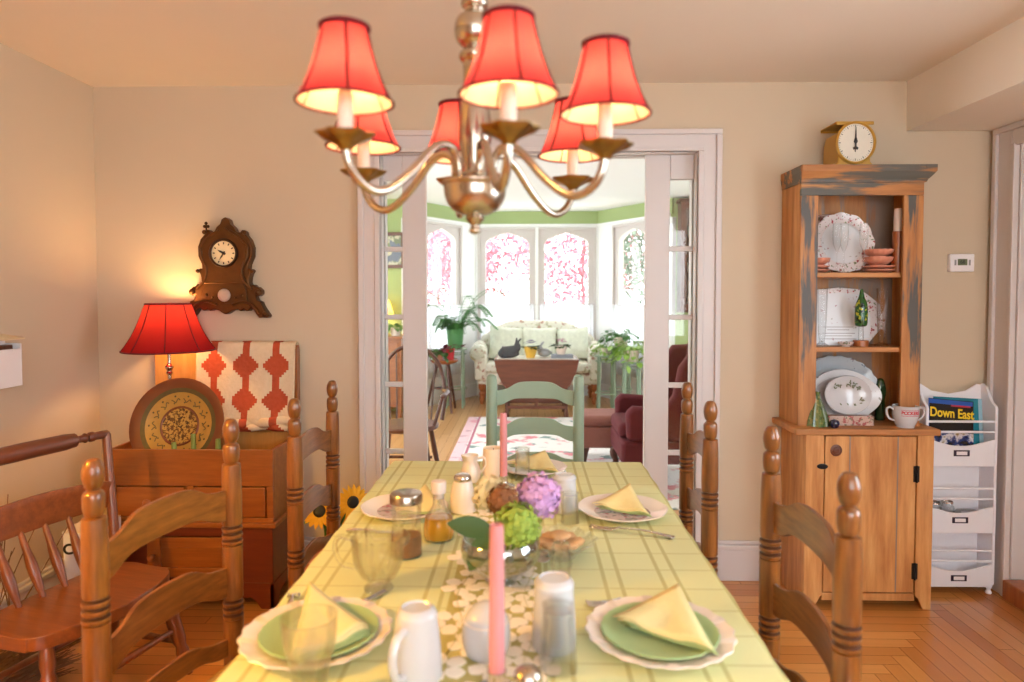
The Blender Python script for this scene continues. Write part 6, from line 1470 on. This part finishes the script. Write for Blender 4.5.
leafy('potted_plant', 'round dark-leaved plant in a pot at the left of the stool', 'potted plant', (-1.03, 7.95, 0.607), 'terracotta', 0.05, 0.07, 30, 0.14, 0.075, 5, 'leaf_dark', (0.2, 1.6), 0.5, 'potted plants in the bay')
leafy('potted_plant', 'red pot with a small dark-leaved plant on the right of the stool', 'potted plant', (-0.91, 7.94, 0.607), 'red', 0.06, 0.13, 12, 0.17, 0.06, 6, 'burgundy', (0.2, 1.2), 0.6, 'potted plants in the bay')
# green metal stand with the fern
def metal_stand(label, loc, w_, h_, group, m='sage'):
    t = thing('plant_stand', label, 'plant stand', loc, 0, group)
    mb().lathe([(0, h_ - 0.02), (w_, h_ - 0.02), (w_ + 0.006, h_ - 0.01), (w_, h_), (0, h_)], (0, 0, 0), 28).build('tabletop', m, t)
    for k in range(4):
        a = R(45 + 90 * k); mb().tube([(w_ * 0.92 * math.cos(a), w_ * 0.92 * math.sin(a), h_ - 0.015), (w_ * 1.0 * math.cos(a), w_ * 1.0 * math.sin(a), 0.0)], 0.013, 8).build('leg', m, t)
    b = mb(); b.tube([(w_ * 0.97 * math.cos(q * PI / 12), w_ * 0.97 * math.sin(q * PI / 12), h_ * 0.32) for q in range(25)], 0.008, 6); b.build('ring', m, t); b = mb().tube([(w_ * 0.97 * math.cos(q * PI / 12), w_ * 0.97 * math.sin(q * PI / 12), h_ - 0.07) for q in range(25)], 0.006, 6); b.build('ring', m, t); return t
metal_stand('sage green plant stand behind the wooden stool, under the fern', (-0.88, 8.28, 0), 0.14, 0.72, 'sage green plant stands in the bay')
t = thing('fern', 'arching green fern in a green pot at the left of the bay', 'potted plant', (-0.88, 8.28, 0.721), 0, 'potted plants in the bay')
M['green_pot'] = plain('green_glazed_pot', C(82, 140, 88), 0.3)
mb().lathe(smooth_prof([(0, 0), (0.08, 0), (0.09, 0.02), (0.105, 0.2), (0.11, 0.23), (0.10, 0.23), (0.095, 0.2), (0, 0.19)], 2), (0, 0, 0), 26).build('pot', 'green_pot', t)
rn = random.Random(17)
for k in range(38):
    a = k * 2.4 + rn.uniform(-0.2, 0.2); L = rn.uniform(0.24, 0.5) if k % 5 else rn.uniform(0.5, 0.66); e = rn.uniform(0.7, 2.0) if k % 5 else 2.0; d = Vector((math.cos(a), math.sin(a), 0)); out_ = -0.867 * d.x + 0.5 * d.y
    if out_ > 0: L = min(L, 0.20 / (1.1 * out_))
    pts = smooth_path([Vector((0.03 * math.cos(a), 0.03 * math.sin(a), 0.2)), d * L * 0.4 + Vector((0, 0, 0.2 + 0.30 * e * L)), d * L * 0.8 + Vector((0, 0, 0.2 + 0.40 * e * L)), d * L * 1.1 + Vector((0, 0, 0.2 + 0.36 * e * L - 0.10))], 7)
    b = mb().tube(pts, 0.003, 5)
    for i in range(2, len(pts) - 1):
        tg = (pts[i + 1] - pts[i - 1]).normalized(); sd = tg.cross(Vector((0, 0, 1))).normalized(); ll = 0.10 * (1 - 0.75 * i / len(pts))
        for s in (-1, 1): b.leaf(pts[i], sd * s + tg * 0.35, (0, 0, 1), ll, 0.03, 0.15, 2)
    b.build('frond', 'leaf_fern', t, smooth=0) if 'leaf_fern' in M else (M.__setitem__('leaf_fern', plain('fern_green', C(74, 132, 62), 0.6, var=0.3, scale=10)), b.build('frond', 'leaf_fern', t, smooth=0))
# nest of green stands at the right with a trailing plant
metal_stand('front left sage green stand of the nest at the right of the bay', (0.93, 8.05, 0), 0.13, 0.66, 'sage green plant stands in the bay')
metal_stand('front right sage green stand of the nest at the right of the bay', (1.20, 7.88, 0), 0.125, 0.60, 'sage green plant stands in the bay')
metal_stand('tallest sage green stand at the back of the nest at the right of the bay', (1.12, 8.22, 0), 0.14, 0.74, 'sage green plant stands in the bay')
leafy('potted_plant', 'bushy trailing light green plant on the right front sage stand', 'potted plant', (1.20, 7.88, 0.601), 'frost', 0.09, 0.13, 120, 0.27, 0.058, 9, 'leaf_lime', (-0.1, 1.3), 0.7, 'potted plants in the bay')
leafy('potted_plant', 'bushy green plant on the tallest sage stand at the right of the bay', 'potted plant', (1.12, 8.22, 0.741), 'frost', 0.09, 0.12, 70, 0.26, 0.05, 10, 'leaf', (0.0, 1.2), 0.6, 'potted plants in the bay')
leafy('potted_plant', 'small green plant on the left front sage stand at the right of the bay', 'potted plant', (0.93, 8.05, 0.661), 'frost', 0.06, 0.08, 40, 0.20, 0.045, 12, 'leaf_lime', (-0.1, 1.0), 0.8, 'potted plants in the bay')
# Windsor chair seen past the left door leaf
t = thing('windsor_chair', 'dark hoop-backed Windsor chair in the living room behind the left door leaf', 'chair', (-0.875, 4.9, 0.0005))
hoop = smooth_path([(-0.235, 0.16, 0.44), (-0.255, 0.20, 0.62), (-0.22, 0.235, 0.82), (-0.12, 0.255, 0.95), (0, 0.26, 0.985), (0.12, 0.255, 0.95), (0.22, 0.235, 0.82), (0.255, 0.20, 0.62), (0.235, 0.16, 0.44)], 6)
mb().tube(hoop, 0.015, 10).build('hoop', 'mahog_z', t)
for k in range(7):
    u = -0.18 + 0.06 * k; zt = 0.985 - 2.6 * u * u; mb().tube([(u * 0.85, 0.17, 0.44), (u, 0.25, zt)], 0.0065, 8).build('spindle', 'mahog_z', t)
mb().lathe(smooth_prof([(0, 0.405), (0.2, 0.41), (0.235, 0.43), (0.23, 0.447), (0.2, 0.448), (0, 0.438)], 2), (0, -0.02, 0), 36, None, 1.0, 0.95).build('seat', 'mahog', t)
for sx in (-1, 1):
    for sy in (-1, 1): mb().tube([(sx * 0.15, sy * 0.14, 0.41), (sx * 0.18, sy * 0.18, 0.2), (sx * 0.215, sy * 0.22, 0)], [0.017, 0.021, 0.013], 10).build('leg', 'mahog_z', t)
    ar = smooth_path([(sx * 0.25, 0.2, 0.66), (sx * 0.29, 0.05, 0.665), (sx * 0.285, -0.14, 0.665)], 6); mb().tube(ar, 0.016, 10, flat=1.4).ball(ar[-1], (0.024, 0.03, 0.018), 12, 8).build('arm', 'mahog_z', t)
    mb().tube([(sx * 0.21, -0.08, 0.44), (sx * 0.275, -0.11, 0.66)], 0.013, 8).build('arm_post', 'mahog_z', t)
mb().tube([(-0.185, 0, 0.2), (0.185, 0, 0.2)], 0.011, 8).build('stretcher', 'mahog_z', t)
# ottoman and wingback chair
t = thing('ottoman', 'mauve velvet ottoman on short wooden legs beside the burgundy wingback chair', 'ottoman', (0.66, 5.62, 0.0105))
mb().box(-0.24, 0.24, -0.2, 0.2, 0.14, 0.31).build('body', 'mauve', t, bevel=0.02, seg=3)
mb().box(-0.25, 0.25, -0.21, 0.21, 0.31, 0.40).build('cushion', 'mauve', t, bevel=0.045, seg=5)
for sx in (-1, 1):
    for sy in (-1, 1): mb().lathe(smooth_prof([(0, 0), (0.02, 0), (0.016, 0.03), (0.03, 0.1), (0.036, 0.14), (0, 0.14)], 2), (sx * 0.2, sy * 0.16, 0), 14).build('leg', 'mahog_z', t)
t = thing('wingback_chair', 'burgundy velvet wingback armchair behind the right door leaf', 'armchair', (1.0, 5.10, 0.0105), R(90))
# local: faces +y (towards -x in the room)
mb().box(-0.33, 0.33, -0.30, 0.34, 0.17, 0.34).build('base', 'burgundy', t, bevel=0.03, seg=3)
mb().box(-0.24, 0.24, -0.22, 0.35, 0.34, 0.45).build('seat_cushion', 'burgundy', t, bevel=0.04, seg=4)
mb().prism([(-0.32, 0.3), (0.32, 0.3), (0.33, 0.85), (0.26, 1.0), (0.13, 1.045), (-0.13, 1.045), (-0.26, 1.0), (-0.33, 0.85)], -0.36, -0.24).build('backrest', 'burgundy', t, bevel=0.04, seg=4)
for s in (-1, 1):
    mb().prism([(-0.28, 0.34), (0.30, 0.34), (0.31, 0.54), (0.26, 0.585), (0.05, 0.57), (-0.02, 0.66), (-0.06, 0.86), (-0.14, 0.97), (-0.28, 0.98)], s * 0.345, s * 0.25, 'yz').build('wing_arm', 'burgundy', t, bevel=0.03, seg=4)
    for y_, bend in ((0.29, 1), (-0.27, -1)):
        mb().tube(smooth_path([(s * 0.28, y_, 0.18), (s * 0.29, y_ + 0.03 * bend, 0.12), (s * 0.28, y_ + 0.01 * bend, 0.05), (s * 0.29, y_ + 0.04 * bend, 0.015)], 5), [0.034 - 0.0011 * k for k in range(16)], 10).build('leg', 'mahog_z', t)
t = thing('tissue_box', 'small white floral box on the rug in front of the wingback chair', 'box', (0.80, 4.66, 0.0105), R(25))
mb().box(-0.10, 0.10, -0.08, 0.08, 0, 0.13).build('body', 'rose_rim', t, bevel=0.006); mb().box(-0.102, 0.102, -0.082, 0.082, 0.122, 0.134).build('lid', 'white', t, bevel=0.004)
# wall cabinet and fire screen at the right far wall
t = thing('wall_cabinet', 'dark wooden glazed cabinet hanging on the green wall beyond the right door leaf', 'cabinet', (2.02, YF - 0.005, 1.20))
b = mb().box(-0.28, 0.28, -0.02, 0, 0, 1.22).box(-0.28, -0.26, -0.16, -0.02, 0, 1.22).box(0.26, 0.28, -0.16, -0.02, 0, 1.22).box(-0.3, 0.3, -0.19, 0, 1.22, 1.26).box(-0.29, 0.29, -0.18, 0, -0.03, 0.0)
b.build('case', 'mahog_z', t, smooth=0, bevel=0.003)
for z in (0.4, 0.8): mb().box(-0.26, 0.26, -0.15, -0.02, z, z + 0.015).build('shelf', 'mahog', t, smooth=0)
d = mb().box(-0.28, -0.22, -0.185, -0.162, 0.0, 1.22).box(0.22, 0.28, -0.185, -0.162, 0, 1.22).box(-0.22, 0.22, -0.185, -0.162, 1.15, 1.22).box(-0.22, 0.22, -0.185, -0.162, 0, 0.07).box(-0.22, 0.22, -0.18, -0.166, 0.60, 0.625).build('door', 'mahog', t, smooth=0, bevel=0.003)
mb().box(-0.22, 0.22, -0.176, -0.172, 0.07, 1.15).build('glass', 'pane_door', d, smooth=0)
jc = None
for k, (x_, z_, lab) in enumerate(((-0.14, 0.0, 'white jar on the bottom shelf of the wall cabinet'), (-0.13, 0.415, 'white jar on the middle shelf of the wall cabinet'), (-0.13, 0.815, 'white jar on the top shelf of the wall cabinet'))):
    o = mb().lathe(smooth_prof([(0, 0), (0.04, 0), (0.055, 0.05), (0.05, 0.12), (0.03, 0.15), (0.034, 0.17), (0, 0.175)], 3), (0, 0, 0), 22).build('china_jar', 'sprig', loc=(2.02 + x_, YF - 0.09, 1.20 + z_ + 0.0008)); tag(o, lab, 'jar', 'white jars in the wall cabinet')
t = thing('fire_screen', 'black scrolled fire screen against the green wall beyond the right door leaf', 'fire screen', (1.96, 7.78, 0))
b = mb().box(-0.3, 0.3, -0.01, 0.01, 0.10, 0.72); b.build('panel', 'iron', t, bevel=0.004)
b = mb(); rn = random.Random(2)
for k in range(16):
    cx_, cz_, r0 = rn.uniform(-0.24, 0.24), rn.uniform(0.16, 0.66), rn.uniform(0.03, 0.07); a0 = rn.uniform(0, 6)
    b.tube([(cx_ + r0 * (1 - q / 22) * math.cos(a0 + q * 0.45), -0.016, cz_ + r0 * (1 - q / 22) * math.sin(a0 + q * 0.45)) for q in range(20)], 0.004, 5)
b.build('scrollwork', plain('pewter_scrolls', C(120, 124, 128), 0.4, 0.6), t)
for s in (-1, 1): mb().box(s * 0.26 - 0.015, s * 0.26 + 0.015, -0.12, 0.12, 0, 0.10).build('foot', 'iron', t, bevel=0.004)
# picture, sideboard, lamp and plant seen through the left door's panes
t = thing('framed_picture', 'small framed picture on the green far wall beyond the left door leaf', 'picture', (-1.60, YF - 0.004, 1.70))
b = mb().box(-0.16, 0.16, -0.03, 0, -0.02, 0.02).box(-0.16, 0.16, -0.03, 0, 0.36, 0.40).box(-0.16, -0.125, -0.03, 0, 0.02, 0.36).box(0.125, 0.16, -0.03, 0, 0.02, 0.36); b.build('frame', 'mahog', t, smooth=0, bevel=0.003)
mb().box(-0.125, 0.125, -0.012, -0.004, 0.02, 0.36).build('print', floral('landscape_print', C(196, 190, 160), C(110, 120, 80), C(90, 100, 120), 9, 0.5), t, smooth=0)
t = thing('sideboard', 'reddish wooden sideboard against the green far wall beyond the left door leaf', 'sideboard', (-1.78, 7.72, 0))
b = mb().box(-0.38, 0.38, -0.20, 0.22, 0.12, 0.88).box(-0.40, 0.40, -0.22, 0.24, 0.88, 0.91)
for sx in (-1, 1):
    for y_ in (-0.17, 0.18): b.box(sx * 0.35 - 0.025, sx * 0.35 + 0.025, y_ - 0.025, y_ + 0.025, 0, 0.12)
b.build('body', 'cherry', t, smooth=0, bevel=0.004)
for k, (z0, z1) in enumerate(((0.16, 0.38), (0.41, 0.63), (0.66, 0.85))):
    d = mb().box(-0.35, 0.35, -0.215, -0.20, z0, z1).build('drawer', 'cherry', t, smooth=0, bevel=0.004)
    for s in (-1, 1): mb().ball((s * 0.18, -0.228, (z0 + z1) / 2), 0.017, 12, 8).build('knob', 'brass', d)
t = thing('sideboard_lamp', 'small lit lamp with a yellow shade on the sideboard beyond the left door leaf', 'lamp', (-1.66, 7.80, 0.911))
mb().lathe(smooth_prof([(0, 0), (0.06, 0), (0.065, 0.015), (0.02, 0.03), (0.035, 0.09), (0.012, 0.16), (0.01, 0.24), (0, 0.24)], 3), (0, 0, 0), 20).build('base', 'brass', t)
mb().lathe([(0.075, 0.40), (0.13, 0.21)], (0, 0, 0), 28).build('lamp_shade', translucent('yellow_shade', C(236, 206, 120), C(250, 214, 120), 0.55), t)
mb().lathe(smooth_prof([(0, 0.24), (0.015, 0.25), (0.024, 0.28), (0.01, 0.32), (0, 0.322)], 2), (0, 0, 0), 14).build('bulb', 'bulb', t)
point('sideboard_lamp_light', (-1.66, 7.80, 1.205), 6.0, (1.0, 0.8, 0.4), 0.02)
leafy('potted_plant', 'leafy plant in a white pot on the sideboard beyond the left door leaf', 'potted plant', (-1.48, 7.62, 0.911), 'frost', 0.06, 0.09, 34, 0.13, 0.05, 14, 'leaf', (0.1, 1.3), 0.5)
# round vent on the living room ceiling
t = thing('ceiling_vent', 'small round white vent on the living room ceiling', 'vent', (0.32, 6.6, ZL))
mb().lathe([(0, -0.012), (0.03, -0.012), (0.034, -0.018), (0.06, -0.018), (0.064, -0.012), (0.085, -0.012), (0.10, -0.004), (0.10, 0)], (0, 0, 0), 32).build('cover', 'white', t)
